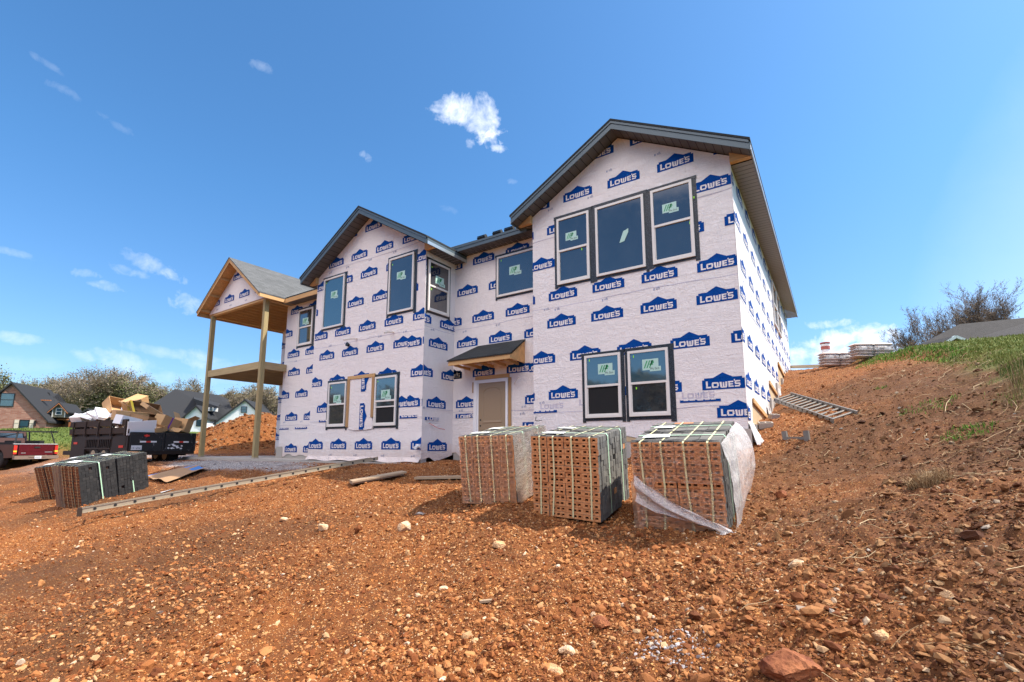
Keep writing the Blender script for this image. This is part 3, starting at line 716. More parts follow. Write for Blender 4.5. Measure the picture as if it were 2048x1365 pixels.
# wall beside the porch
cl = R4(X_PS, -.45, X_LG, 5.62)
LG_ = [(-17.17, 5.06), (-15.99, 5.06), (-14.85, 5.06), (-17.75, 4.20), (-16.5, 4.2), (-15.4, 4.2), (-17.2, 3.35), (-16.04, 3.35), (-14.87, 3.35), (-17.10, 2.64), (-15.92, 2.64), (-14.75, 2.64), (-17.7, 1.79), (-16.52, 1.79), (-15.34, 1.79),
       (-17.08, .94), (-15.9, .94), (-14.73, .94), (-17.5, .62, (-17.42, .62, -16.8, .69)), (-16.4, .62, (-16.4, .62, -15.65, .69)), (-16.98, -.22), (-15.82, -.22), (-14.65, -.22)]
wall(wavy(X_PS, X_LG, -.33, .05, 2) + [(X_LG, 5.62), (X_PS, 5.62)], cl, toY(D_PS), FR, LG_, [(.75, 3.2)], [(-16.7, 3.15), (-15.4, 3.15), (-17.2, .86), (-16.1, .86)])
wall([(D_PS, -.3), (D_BW, -.3), (D_BW, 5.5), (D_PS, 5.5)], R4(D_PS, -.3, D_BW, 5.5), lambda u, z: (X_PS, u, z), (-1, 0, 0), [(10.4, 4.8), (10.8, 2.6), (10.4, .9)], [])
# wall at the back of the porch and the far left end
wall([(X_END, -.1), (X_PS, -.1), (X_PS, 5.5), (X_END, 5.5)], R4(X_END, -.1, X_PS, 5.5), toY(D_BW), FR, rows([(4.6, -21.9), (3.7, -21.4), (2.0, -21.9), (1.2, -21.5), (.3, -21.9)], lo=X_END, hi=X_PS), [(.8, 3.2)])
# side wall, stepping up the hill
steps = [(9.98, .20), (10.25, .12), (10.6, .22), (10.75, .96), (11.1, .92), (12.1, .86), (13.1, .80), (13.5, .60), (13.9, .52), (14.15, .95), (14.3, 1.72), (15.2, 1.66), (16.3, 1.55), (16.9, 1.38), (17.2, 1.6), (17.5, 2.72), (18.6, 2.62), (19.8, 2.50), (20.4, 2.45), (20.7, 2.95), (22.5, 3.05), (24.05, 3.2)]
cl = R4(9.99, .1, 24.05, 5.74)
LG_ = rows([(5.34, 10.6), (4.50, 11.15), (3.62, 10.40), (2.96, 10.08)], du=1.18, lo=9.99, hi=24.05) + [(10.68 + 1.18 * k, 2.04) for k in range(-1, 6)] + [(10.05 + 1.2 * k, 1.15) for k in range(4)] + [(9.55, .50, (9.99, .45, 10.6, .95))]
LG_ = [l for l in LG_ if l[1] > 2.7 or (l[1] + .1 > {True: 1.9, False: 0}[l[0] > 14.3] or l[0] < 17)]
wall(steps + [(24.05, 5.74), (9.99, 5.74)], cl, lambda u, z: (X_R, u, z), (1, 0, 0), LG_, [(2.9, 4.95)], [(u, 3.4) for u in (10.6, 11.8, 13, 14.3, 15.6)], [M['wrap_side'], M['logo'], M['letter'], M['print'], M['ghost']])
# far end and back, closing the building
wall([(X_END, .0), (X_R, .0), (X_R, 5.74), (X_END, 5.74)], R4(X_END, 0, X_R, 5.74), lambda u, z: (u, 24.05, z), (0, 1, 0), [], [])
wall([(D_BW, -.3), (24.05, -.3), (24.05, 5.7), (D_BW, 5.7)], R4(D_BW, -.3, 24.05, 5.7), lambda u, z: (X_END, u, z), (-1, 0, 0), [], [])

# sheathing and footing behind the sheets
mb = MB()
for (x0, x1, y) in ((X_RG, X_R, D_RG), (X_LR, X_RG, D_RC), (X_LG, X_LR, D_LG), (X_PS, X_LG, D_PS), (X_END, X_PS, D_BW)):
    mb.box(x0 + .01, x1 - .01, y + .012, y + .13, -.20 if x0 < -6.1 else .1, 5.45)
mb.box(X_R - .13, X_R - .012, 10.14, 24.0, .45, 5.6); mb.box(X_LR - .13, X_LR - .012, D_LG + .14, D_RC, -.2, 5.5)
mb.box(X_LG + .012, X_LG + .13, D_LG + .14, D_PS, -.2, 5.4); mb.box(X_PS + .012, X_PS + .13, D_PS + .14, D_BW, -.2, 5.4)
mb.build('sheathing', M['ply'], house)
mb = MB()
for (x0, x1, y, zt) in ((X_RG, X_R, D_RG, .18), (X_LR, X_RG, D_RC, -.2), (X_LG, X_LR, D_LG, -.2), (X_PS, X_LG, D_PS, -.2)):
    mb.box(x0 + .02, x1 - .02, y + .02, y + .22, -1.4, zt)
mb.box(X_R - .2, X_R + .05, 9.96, 10.75, -1.0, .33); mb.box(X_R - .2, X_R + .052, 10.755, 12.4, -1, .44); mb.box(X_R - .2, X_R + .05, 12.405, 14.1, -1, .62)
mb.box(X_R - .2, X_R + .052, 14.105, 16.2, -1, 1.25); mb.box(X_R - .2, X_R + .05, 16.205, 18.4, 0, 1.9); mb.box(X_R - .2, X_R + .052, 18.405, 21, 0, 2.3); mb.box(X_R - .2, X_R + .05, 21.005, 24.05, 0, 2.9)
mb.box(X_PS - .12, X_PS + .28, D_PS - .02, D_PS + .5, -1, -.02)
mb.build('foundation', M['concrete'], house)
for a, b in (((X_R + .02, 10.78, .93), (X_R + .02, 13.9, .62)), ((X_R + .02, 14.3, 1.70), (X_R + .02, 17.0, 1.50)), ((X_R + .02, 17.6, 2.70), (X_R + .02, 20.3, 2.5))):
    mb = MB(); mb.bar(a, b, .03, .09); mb.build('sill_board', M['lumber_y'], house)   # boards let into the stepped sheathing
mb = MB()   # sheet corner flaps that lift from the wall
def flap(pts, m=0):
    mb.add(pts, [tuple(range(len(pts)))], m)
for (ya, yb, za, zb, out) in ((13.3, 14.15, 1.0, .30, .16), (16.5, 17.3, 1.9, 1.15, .18), (20.0, 20.6, 2.8, 2.3, .12), (9.98, 10.7, .45, -.02, .22)):
    n = 6; mb = MB()
    for i in range(n):
        y0, y1 = ya + (yb - ya) * i / n, ya + (yb - ya) * (i + 1) / n
        o0, o1 = out * (.5 + .5 * math.sin(i * 2.1)), out * (.5 + .5 * math.sin(i * 2.1 + 2.1))
        w = abs(math.sin(i * 1.7)) * .12; w2 = abs(math.sin((i + 1) * 1.7)) * .12
        flap([(X_R + .012, y0, za), (X_R + .012, y1, za), (X_R + .03 + o1, y1, zb + w2), (X_R + .03 + o0, y0, zb + w)])
    mb.build('loose_wrap_edge', M['wrap_side'], house)
mb = MB(); n = 22
for i in range(n):   # hem of the left gable lying over the footing
    a, b = X_LG - .02 + (X_LR - X_LG) * i / n, X_LG - .02 + (X_LR - X_LG) * (i + 1) / n
    f = lambda k: .045 + .05 * math.sin(k * 1.9) * math.sin(k * .7)
    flap([(a, D_LG - .004, -.30), (a, D_LG - .05 - f(i), -.43 + .02 * math.sin(i)), (b, D_LG - .05 - f(i + 1), -.43 + .02 * math.sin(i + 1)), (b, D_LG - .004, -.30)])
mb.build('loose_wrap_edge', M['wrap'], house, smooth=False)

# ---- gable roofs
def gable_roof(xc, half, ze, zr, y0, y1, nm='roof', shingle='shingleY', soffit=True, fascia=True, fm='fascia', wall_half=None, wall_y=None, step=.16, rake_m=None, rim=.19):
    """ridge along Y; ze is the level of the eave's lower fascia edge, zr the ridge's top"""
    th = .045
    slope = (zr - (ze + rim)) / half
    mb = MB()
    for s in (-1, 1):
        ex = xc + s * (half + .03); e_z = zr - slope * (half + .03)
        a, b = (xc, y0 - .03, zr), (ex, y0 - .03, e_z)
        vs = [(xc, y0 - .03, zr), (ex, y0 - .03, e_z), (ex, y1, e_z), (xc, y1, zr)]
        vs2 = [(x, y, z + th) for x, y, z in vs]
        mb.add(vs + vs2, [(3, 2, 1, 0), (4, 5, 6, 7), (0, 1, 5, 4), (1, 2, 6, 5), (2, 3, 7, 6)] if s > 0 else [(0, 1, 2, 3), (7, 6, 5, 4), (4, 5, 1, 0), (5, 6, 2, 1), (6, 7, 3, 2)])
    roof = mb.build(nm, M[shingle], house)
    for s in (-1, 1):                                   # rake boards on the gable's front, and a second thin trim above
        mb = MB()
        ex = xc + s * half
        top = lambda x: zr - abs(x - xc) * slope - .004
        for (yy, h0, h1, t_) in ((y0, 0, -rim, .022), (y0 - .018, 0, -rim * .30, .016)):
            vs = [(xc, yy, top(xc) + h0), (ex, yy, top(ex) + h0), (ex, yy, top(ex) + h1), (xc, yy, top(xc) + h1)]
            vs += [(x, y + t_, z) for x, y, z in vs]
            mb.add(vs, [(0, 1, 2, 3), (7, 6, 5, 4), (0, 4, 5, 1), (1, 5, 6, 2), (2, 6, 7, 3), (3, 7, 4, 0)])
        mb.build('rake_board', rake_m or M[fm], house)
    if fascia:
        for s in (-1, 1):
            mb = MB()
            ex = xc + s * half; zt = zr - slope * half - .004
            mb.box(min(ex, ex + s * .022), max(ex, ex + s * .022), y0 + .024, y1, zt - rim, zt, 0)
            mb.box(min(ex + s * .022, ex + s * .034), max(ex + s * .022, ex + s * .034), y0 + .024, y1, zt - rim - .004, zt - rim * .55, 1)
            mb.build('fascia', [M['lumber_y'] if rake_m else M[fm], M['lumber_y'] if rake_m else M['gutter']], house)
    if soffit:
        wy = wall_y
        for s in (-1, 1):     # sloping soffit under the front overhang, with grooves across it
            mb = MB()
            ex = xc + s * half; lo = lambda x: zr - abs(x - xc) * slope - rim + .02
            L = half; n = int(L / step)
            for i in range(n):
                xa, xb = xc + s * L * i / n, xc + s * (L * (i + 1) / n - .014); xg = xc + s * L * (i + 1) / n
                mb.add([(xa, y0 + .022, lo(xa)), (xb, y0 + .022, lo(xb)), (xb, wy, lo(xb)), (xa, wy, lo(xa))], [(0, 1, 2, 3)], 0)
                mb.add([(xb, y0 + .022, lo(xb) + .012), (xg, y0 + .022, lo(xg) + .012), (xg, wy, lo(xg) + .012), (xb, wy, lo(xb) + .012)], [(0, 1, 2, 3)], 1)
            mb.build('rake_soffit', [M['soffit'], M['groove']], house)
        for s in (-1, 1):     # level soffit along the eaves
            mb = MB()
            xi, xo = xc + s * wall_half, xc + s * half; z = zr - slope * half - rim + .012
            n = int((y1 - wy) / step)
            for i in range(n):
                ya = wy + .03 + (y1 - wy - .03) * i / n; yb = wy + .03 + (y1 - wy - .03) * (i + 1) / n - .013; yg = yb + .013
                mb.add([(xi, ya, z), (xo, ya, z), (xo, yb, z), (xi, yb, z)], [(0, 1, 2, 3)], 0)
                mb.add([(xi, yb, z + .01), (xo, yb, z + .01), (xo, yg, z + .01), (xi, yg, z + .01)], [(0, 1, 2, 3)], 1)
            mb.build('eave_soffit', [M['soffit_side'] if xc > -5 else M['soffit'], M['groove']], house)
        for s in (-1, 1):      # bare timber where the soffits have not been joined up yet
            mb = MB()
            xi, xo = xc + s * wall_half, xc + s * half; z = zr - slope * half - rim
            mb.add([(xi, wy - .10, z + .03), (xo, wy - .10, z + .03), (xi, wy - .10, z + .03 + slope * (half - wall_half)),
                    (xi, wy + .02, z + .03), (xo, wy + .02, z + .03), (xi, wy + .02, z + .03 + slope * (half - wall_half))], [(0, 1, 2), (0, 1, 4, 3), (3, 4, 5), (0, 3, 5, 2)])
            mb.build('rafter_tail', M['lumber_x'], house)
    return slope
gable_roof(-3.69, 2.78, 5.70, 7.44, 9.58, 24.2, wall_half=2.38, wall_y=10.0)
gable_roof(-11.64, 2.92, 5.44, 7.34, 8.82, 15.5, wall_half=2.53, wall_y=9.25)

# porch roof: bare timber, grey shingles
gable_roof(-19.36, 2.42, 5.42, 7.40, 8.68, 14.5, shingle='shingle_greyY', soffit=False, fm='lumber_x', rake_m=M['lumber_x'], rim=.15)
mb = MB()
sl_ = (7.40 - 5.57) / 2.42
for s in (-1, 1):      # board decking seen from below
    mb = MB()
    f = lambda x: 7.40 - abs(x + 19.36) * sl_ - .012
    x1 = -19.36 + s * 2.40
    mb.add([(-19.36, 8.70, f(-19.36)), (x1, 8.70, f(x1)), (x1, 14, f(x1)), (-19.36, 14, f(-19.36))], [(0, 1, 2, 3)])
    mb.build('roof_decking', M['osb'], house)
for s in (-1, 1):      # lookouts between the fly rafter and the gable
    for d in (.75, 1.5, 2.2):
        mb = MB()
        x = -19.36 + s * d; z = 7.40 - d * sl_ - .09
        mb.bar((x, 8.70, z), (x, 9.10, z), .04, .09)
        mb.build('lookout', M['lumber_y'], house)
cl = [(-21.62, 5.52), (-17.10, 5.52), (-19.36, 7.23)]
o = wall(cl, cl, toY(9.08), FR, [(-21.54, 5.82), (-20.36, 5.82), (-19.18, 5.82), (-18.0, 5.82), (-20.95, 6.66), (-19.77, 6.66)], [], [(-21.0, 5.62), (-19.9, 5.62), (-18.7, 5.62)], name='porch_gable_wrap')
mb = MB()
mb.box(-21.62, -17.08, 9.10, 9.24, 5.44, 5.60); mb.box(-21.5, -17.2, 9.10, 9.13, 5.60, 5.8)
mb.build('porch_beam', M['lumber_x'], house)
mb = MB(); mb.box(-21.50, -21.36, 9.245, 12.3, 5.42, 5.66); mb.build('porch_beam', M['lumber_y'], house)
mb = MB(); mb.box(-17.32, -17.18, 9.245, 10.05, 5.42, 5.66); mb.build('porch_beam', M['lumber_y'], house)
for k in range(10):
    x = -21.1 + k * .42
    mb = MB(); mb.box(x, x + .045, 9.245, 12.28, 5.45, 5.64); mb.build('ceiling_joist', M['lumber_y'], house)
for k in range(6): mb = MB(); mb.bar((-21.36, 9.6 + k * .5, 5.56), (-21.0, 9.9 + k * .5, 5.56), .04, .1); mb.build('joist_blocking', M['lumber_x'], house)
for (x, y) in ((-21.47, 9.08), (-17.34, 9.08)):
    mb = MB(); mb.box(x, x + .155, y, y + .155, -.40, 5.44); p = mb.build('porch_post', M['treated_z'], house)
    mb = MB(); mb.box(x - .012, x + .167, y - .012, y + .167, -.46, -.38); mb.build('post_base', M['alu'], p)
mb = MB(); mb.box(-21.315, -17.34, 9.10, 9.14, 2.83, 3.10); mb.build('deck_rim', M['treated_x'], house)
mb = MB(); mb.box(-21.45, -21.41, 9.24, 12.3, 2.83, 3.10); mb.build('deck_rim', M['treated_y'], house)
mb = MB(); mb.box(-17.25, -17.21, 9.24, 10.08, 2.83, 3.10); mb.build('deck_rim', M['treated_y'], house)
mb = MB(); mb.box(-21.40, -17.26, 9.15, 12.28, 2.90, 3.07); mb.build('deck_floor', M['treated_y'], house)
for k in range(10):
    x = -21.2 + k * .42
    mb = MB(); mb.box(x, x + .038, 9.15, 12.28, 2.835, 2.895); mb.build('deck_joist', M['treated_y'], house)
# patio slab under the porch
mb = MB(); mb.box(-22.6, -14.3, 9.0, 12.3, -.9, -.435); mb.box(-22.6, -9.2, 8.98, 9.2, -.9, -.452)
sl = mb.build('patio_slab', M['concrete']); tag(sl, kind='structure')

# main roof, ridge along X
def main_roof():
    zr, yr = 7.62, 13.3
    mb = MB(); th_ = .045
    zf = lambda y: zr - abs(y - yr) * .575
    for (x0, x1, ye) in ((-6.9, -5.6, 10.1), (-9.2, -6.9, 10.1), (-17.6, -9.2, 9.72)):
        a = [(x0, yr, zr), (x1, yr, zr), (x1, ye - .03, zf(ye - .03) if ye > 10 else zf(10.1) - .02 - (10.1 - ye) * .5), (x0, ye - .03, zf(ye - .03) if ye > 10 else zf(10.1) - .02 - (10.1 - ye) * .5)]
        mb.add(a + [(p[0], p[1], p[2] + th_) for p in a], [(0, 1, 2, 3), (7, 6, 5, 4), (3, 2, 6, 7), (1, 5, 6, 2), (0, 3, 7, 4)])
    a = [(-21.8, yr, zr), (-1.4, yr, zr), (-1.4, 24.3, 1.3 + .0), (-21.8, 24.3, 1.3)]
    a = [(-21.8, yr, zr), (-3.7, yr, zr), (-3.7, 24.3, 5.7), (-21.8, 24.3, 5.7)]
    mb.add(a, [(3, 2, 1, 0)])
    return mb.build('roof', M['shingleX'], house)
main_roof()
mb = MB()   # recess eave: fascia and soffit
ze = 5.80
mb.box(-8.9, -6.30, 10.06, 10.085, ze - .17, ze - .012, 0); mb.box(-8.9, -6.30, 10.045, 10.06, ze - .07, ze - .012, 0)
mb.build('fascia', M['fascia'], house)
mb = MB()
n = 17
for i in range(n):
    xa, xb = -9.1 + 3.0 * i / n, -9.1 + 3.0 * (i + 1) / n - .013; z = ze - .16
    mb.add([(xa, 10.085, z), (xb, 10.085, z), (xb, 10.51, z), (xa, 10.51, z)], [(0, 1, 2, 3)], 0)
    mb.add([(xb, 10.085, z + .01), (xb + .013, 10.085, z + .01), (xb + .013, 10.51, z + .01), (xb, 10.51, z + .01)], [(0, 1, 2, 3)], 1)
mb.build('eave_soffit', [M['soffit'], M['groove']], house)
mb = MB()   # eave beside the porch: bare fascia board and dark soffit
mb.box(-17.0, -14.45, 9.68, 9.71, 5.40, 5.56); mb.build('fascia', M['lumber_x'], house)
mb = MB(); mb.box(-17.2, -14.2, 9.715, 10.09, 5.425, 5.44); mb.build('eave_soffit', M['soffit'], house)
for k in range(5):     # packets of shingles waiting on the roof
    x = -8.05 + .48 * k; y = 10.42 + .1 * (k % 2); z = 7.62 - (13.3 - y) * .575 + .08
    mb = MB(); m_ = Matrix.Translation((x, y, z)) @ Matrix.Rotation(math.radians(30), 4, 'X') @ Matrix.Rotation(random.uniform(-.2, .2), 4, 'Z')
    mb.box(-.14, .14, -.07, .07, -.03, .03, 0, m_); mb.box(-.12, .13, -.06, .06, .032, .06, 0, m_)
    q = mb.build('shingle_bundle', M['shingleX'])
    tag(q, 'small dark bundle of shingles lying on the roof between the two gables', 'shingle bundle', 'shingle bundles on the roof')

# ---- windows
def window(to, u0, u1, z0, z1, style, tape=True, glass=('glass', 'glass'), sticker=None, tags=(), tape_box=None, frame_w=.055, open_low=0.0):
    """to(u, z, off) gives a point on the wall, off metres in front of it"""
    def bx(mb, a, b, c, d, o0, o1, m=0):
        vs = [to(a, c, o0), to(b, c, o0), to(b, d, o0), to(a, d, o0), to(a, c, o1), to(b, c, o1), to(b, d, o1), to(a, d, o1)]
        mb.add(vs, [(0, 1, 2, 3), (4, 7, 6, 5), (0, 4, 5, 1), (1, 5, 6, 2), (2, 6, 7, 3), (3, 7, 4, 0)], m)
    mb = MB(); w = frame_w
    bx(mb, u0, u0 + w, z0, z1, .0, .055); bx(mb, u1 - w, u1, z0, z1, .0, .055); bx(mb, u0 + w, u1 - w, z1 - w, z1, .0, .0545); bx(mb, u0 + w, u1 - w, z0, z0 + w, .0, .058)
    zm = (z0 + z1) / 2
    if style == 'hung':
        bx(mb, u0 + w, u1 - w, zm - .025, zm + .025, .0, .05)
        bx(mb, u0 + w, u0 + w + .02, z0 + w, zm - .025, .02, .036); bx(mb, u1 - w - .02, u1 - w, z0 + w, zm - .025, .02, .036); bx(mb, u0 + w, u1 - w, z0 + w, z0 + w + .035, .01, .045)
    win = mb.build('window', M['vinyl'], house)
    ORG[win.name] = ORG[house.name]
    def sub(nm, m, mb): 
        o = mb.build(nm, m, win); return o
    panes = [(z0 + w, z1 - w)] if style != 'hung' else [(zm + .025, z1 - w), (z0 + w + .035, zm - .025)]
    for i, (a, b) in enumerate(panes):
        if i == 1 and open_low:
            mb = MB(); bx(mb, u0 + w, u1 - w, a, b - open_low, .014, .018); sub('pane', M['screen'], mb)
            if open_low > .02:
                mb = MB(); bx(mb, u0 + w, u1 - w, b - open_low - .035, b - open_low, .016, .044); sub('sash_rail', M['vinyl'], mb)
                mb = MB(); bx(mb, u0 + w, u1 - w, b - open_low, b, .012, .017); sub('pane', M['glass'], mb)
            continue
        mb = MB(); bx(mb, u0 + w, u1 - w, a, b, .014 + .012 * (i == 0), .018 + .012 * (i == 0)); sub('pane', M[glass[min(i, 1)]], mb)
    if sticker:
        su, sz, sw = sticker; sh = sw * .62
        mb = MB(); o = .032
        def q(pts, m, off): mb.add([to(su + a * sw, sz + b * sh, off) for a, b in pts], [tuple(range(len(pts)))], m)
        q([(0, 0), (.42, 0), (.42, -.14), (1.05, -.14), (1.05, .28), (.92, .28), (.92, 1), (0, 1)], 0, o)
        for k in range(3):
            x = .08 + k * .15; q([(x, .18 + .0 * k), (x + .07, .18), (x + .24, .86), (x + .17, .86)], 1, o + .001)
        q([(.42, .45), (.62, .45), (.62, .58), (.42, .58)], 1, o + .001); q([(.50, .58), (.68, .62), (.64, .86), (.50, .86)], 1, o + .001)
        # two small words
        x = .46
        for g in ('P', 'l', 'y', ' ', 'G', 'e', 'm'):
            wd = {' ': .03, 'l': .02, 'm': .085}.get(g, .058)
            def bar_(a, b, c, d): q([(x + a * wd, .0 + b * .2), (x + c * wd, .0 + b * .2), (x + c * wd, .0 + d * .2), (x + a * wd, .0 + d * .2)], 2, o + .001)
            if g == 'P': bar_(0, 0, .25, 1); bar_(.25, .8, .9, 1); bar_(.25, .4, .9, .6); bar_(.7, .6, .9, .8)
            elif g == 'l': bar_(0, 0, 1, 1)
            elif g == 'y': bar_(0, .3, .25, .8); bar_(.7, -.3, .95, .8); bar_(.25, .15, .7, .35)
            elif g == 'G': bar_(0, 0, .25, 1); bar_(.25, .8, .95, 1); bar_(.25, 0, .95, .2); bar_(.7, .2, .95, .5)
            elif g == 'e': bar_(0, 0, .25, .7); bar_(.25, .55, .9, .7); bar_(.25, 0, .9, .15); bar_(.25, .28, .9, .42)
            elif g == 'm': bar_(0, 0, .16, .7); bar_(.42, 0, .58, .7); bar_(.84, 0, 1, .7); bar_(.16, .55, .84, .7)
            x += wd + .022
        sub('sticker', [M['sticker'], M['green'], M['ink']], mb)
    for (a, b, m_) in tags:
        mb = MB(); bx(mb, a, a + .022, b, b + .05, .030, .033); sub('corner_tag', M['lime'], mb)
    if tape:
        a, b, c, d = tape_box
        mb = MB(); r = random.Random(int(u0 * 100))
        j = lambda: r.uniform(-.012, .012)
        bx(mb, a + j(), u0, c - .03 + j(), d, .010, .014); bx(mb, u1, b + j(), c - .05 + j(), d - .001, .010, .014)
        bx(mb, a - .01 + j(), b + .01, z1, d, .0145, .018); bx(mb, u0, u1, c, z0, .0102, .0142)
        sub('flashing_tape', M['tape'], mb)
    return win
F_ = lambda D: (lambda u, z, o: (u, D - o, z))
rg, lgp, rc, ps = F_(D_RG), F_(D_LG), F_(D_RC), F_(D_PS)
window(rg, -5.34, -4.47, 3.93, 5.64, 'hung', sticker=(-5.10, 5.02, .32), tape_box=(-5.42, -4.385, 3.88, 5.73), tags=[(-4.68, 4.68, 0)])
window(rg, -4.30, -3.13, 3.93, 5.64, 'fixed', tape_box=(-4.384, -3.05, 3.87, 5.735))
mb = MB(); mb.add([(-3.72, 9.96, 4.62), (-3.60, 9.96, 4.64), (-3.50, 9.96, 4.84), (-3.50, 9.96, 4.92), (-3.62, 9.96, 4.88)], [(0, 1, 2, 3, 4)]); mb.build('torn_label', M['sticker'], house)
window(rg, -2.965, -2.08, 3.93, 5.65, 'hung', sticker=(-2.72, 5.05, .33), tape_box=(-3.049, -1.99, 3.88, 5.725), tags=[(-2.17, 4.66, 0), (-2.06, 5.2, 0)])
window(rg, -4.66, -3.79, .635, 2.08, 'hung', glass=('glass2', 'glass'), open_low=.011, sticker=(-4.33, 1.62, .38), tape_box=(-4.75, -3.70, .57, 2.14), tags=[(-4.55, 1.94, 0)])
window(rg, -3.62, -2.74, .635, 2.07, 'hung', glass=('glass2', 'glass'), sticker=(-3.30, 1.62, .38), tape_box=(-3.699, -2.63, .56, 2.145), tags=[(-3.50, 1.92, 0), (-3.46, 1.22, 0)])
window(lgp, -13.79, -12.71, 3.83, 5.545, 'fixed', glass=('glass2', 'glass'), sticker=(-13.40, 4.83, .36), tape_box=(-13.86, -12.62, 3.78, 5.61), tags=[(-13.68, 5.38, 0)])
window(lgp, -10.60, -9.57, 3.84, 5.54, 'fixed', sticker=(-10.27, 4.84, .36), tape_box=(-10.68, -9.47, 3.79, 5.605), tags=[(-10.48, 5.32, 0)])
window(lgp, -13.24, -12.35, .60, 2.0, 'hung', sticker=(-12.98, 1.36, .38), tape_box=(-13.33, -12.30, .54, 2.07), tags=[(-13.12, 1.82, 0)])
window(lgp, -11.03, -10.12, .58, 2.01, 'hung', glass=('glass2', 'glass'), open_low=.13, sticker=(-10.76, 1.36, .40), tape_box=(-11.06, -10.03, .52, 2.09), tags=[(-10.93, 1.85, 0)])
window(rc, -7.55, -6.12, 4.15, 5.33, 'fixed', sticker=(-7.13, 4.72, .38), tape_box=(-7.62, -6.08, 4.10, 5.40), tags=[(-7.42, 5.18, 0)])
window(ps, -16.57, -15.66, 3.74, 5.14, 'hung', sticker=(-16.30, 4.55, .38), tape_box=(-16.65, -15.56, 3.68, 5.21), tags=[])
lr = lambda u, z, o: (X_LR + o, u, z)
window(lr, 9.33, 10.21, 3.76, 5.24, 'hung', sticker=(9.62, 4.62, .38), tape_box=(9.27, 10.28, 3.70, 5.31), tags=[(9.45, 5.03, 0), (9.45, 4.38, 0)])
sd = lambda u, z, o: (X_R + o, u, z)
window(sd, 17.3, 18.5, 3.95, 5.45, 'hung', tape=False); window(sd, 18.62, 19.8, 3.95, 5.45, 'hung', tape=False)

# blocked-up opening between the two lower windows: timber surround with a loose sheet
mb = MB(); mb.box(-12.30, -12.19, D_LG - .05, D_LG - .012, .58, 2.03); mb.build('opening_stud', M['lumber_z'], house)
mb = MB(); mb.box(-11.17, -11.06, D_LG - .05, D_LG - .012, .84, 2.03); mb.build('opening_stud', M['lumber_z'], house)
mb = MB(); mb.box(-12.30, -11.06, D_LG - .052, D_LG - .014, 2.032, 2.13); mb.build('opening_header', M['lumber_x'], house)
sheet = [(-12.19, .52), (-11.95, .47), (-11.4, .48), (-11.10, .50), (-11.06, .66), (-11.12, .84), (-11.17, 2.03), (-12.19, 2.03)]
o = wall(sheet, [(-12.19, .48), (-11.10, .48), (-11.10, 2.03), (-12.19, 2.03)], toY(D_LG - .028), FR, [(-11.68, 1.27, None, 1), (-11.66, 2.40, None, 1)], [], name='loose_wrap_sheet')
# door
mb = MB(); yy = D_RC
for (a, b, c, d) in ((-8.34, -8.22, -.25, 1.84), (-7.24, -7.17, -.25, 1.84), (-8.22, -7.24, 1.75, 1.84)): mb.box(a, b, yy - .05, yy - .012, c, d)
dr = mb.build('door', M['door_white'], house); ORG[dr.name] = ORG[house.name]
mb = MB(); mb.box(-8.22, -8.17, yy - .03, yy - .012, -.25, 1.75); mb.build('door_jamb', M['door_white'], dr)
mb = MB(); mb.box(-8.17, -7.24, yy - .028, yy - .012, -.25, 1.748, 0)
arch = [(-8.04, .62), (-7.37, .62), (-7.37, 1.45)] + [(-7.705 + .335 * math.cos(a), 1.45 + .17 * math.sin(a)) for a in np.linspace(.1, math.pi - .1, 12)] + [(-8.04, 1.45)]
for pl in (arch, [(-8.04, -.1), (-7.37, -.1), (-7.37, .46), (-8.04, .46)]):
    cx = sum(p[0] for p in pl) / len(pl); cz = sum(p[1] for p in pl) / len(pl); n = len(pl)
    inn = [(cx + (p[0] - cx) * .955, cz + (p[1] - cz) * .965) for p in pl]; inn2 = [(cx + (p[0] - cx) * .86, cz + (p[1] - cz) * .90) for p in pl]
    vs = [(p[0], yy - .0285, p[1]) for p in pl] + [(p[0], yy - .040, p[1]) for p in inn] + [(p[0], yy - .0285, p[1]) for p in inn2]
    mb.add(vs, [(i, (i + 1) % n, n + (i + 1) % n, n + i) for i in range(n)] + [(n + i, n + (i + 1) % n, 2 * n + (i + 1) % n, 2 * n + i) for i in range(n)], 0)
mb.build('door_leaf', M['door'], dr)
mb = MB()
for z in (.56, .72): mb.tube([(-8.10, yy - .034, z), (-8.10, yy - .027, z)], .024, 10)
mb.build('lock_hole', M['black'], dr)
mb = MB(); mb.box(-8.30, -7.13, yy - .03, yy - .012, 1.85, 1.955); mb.build('door_header', M['lumber_x'], house)
mb = MB(); mb.box(-7.16, -7.075, yy - .032, yy - .012, -.2, 1.845); mb.box(-8.40, -8.345, yy - .03, yy - .012, 1.50, 1.80); mb.build('door_trim_stud', M['lumber_z'], house)
# little roof over the door
ax0, ax1 = -8.72, -6.62
mb = MB()
zt, zb, yb, yf = 2.84, 2.36, D_RC - .01, 9.80
a = [(ax0 + .48, yb, zt), (ax1, yb, zt), (ax1, yf, zb), (ax0, yf, zb), (ax0, yf + .0, zb)]
mb.add([(ax0 + .50, yb, zt), (ax1, yb, zt), (ax1 + .02, yf - .03, zb), (ax0 - .03, yf - .03, zb), (ax0 - .02, yb, zb + .02)], [(0, 3, 2, 1), (0, 4, 3)])
mb.add([(ax0 + .50, yb, zt - .03), (ax1, yb, zt - .03), (ax1 + .02, yf - .03, zb - .03), (ax0 - .03, yf - .03, zb - .03), (ax0 - .02, yb, zb - .01)], [(0, 1, 2, 3), (0, 3, 4)])
mb.add([(ax1 + .02, yf - .03, zb), (ax0 - .03, yf - .03, zb), (ax0 - .03, yf - .03, zb - .03), (ax1 + .02, yf - .03, zb - .03), (ax1, yb, zt), (ax1, yb, zt - .03)], [(0, 1, 2, 3), (0, 3, 5, 4)])
aw = mb.build('door_canopy', M['shingleX'], house); ORG[aw.name] = ORG[house.name]
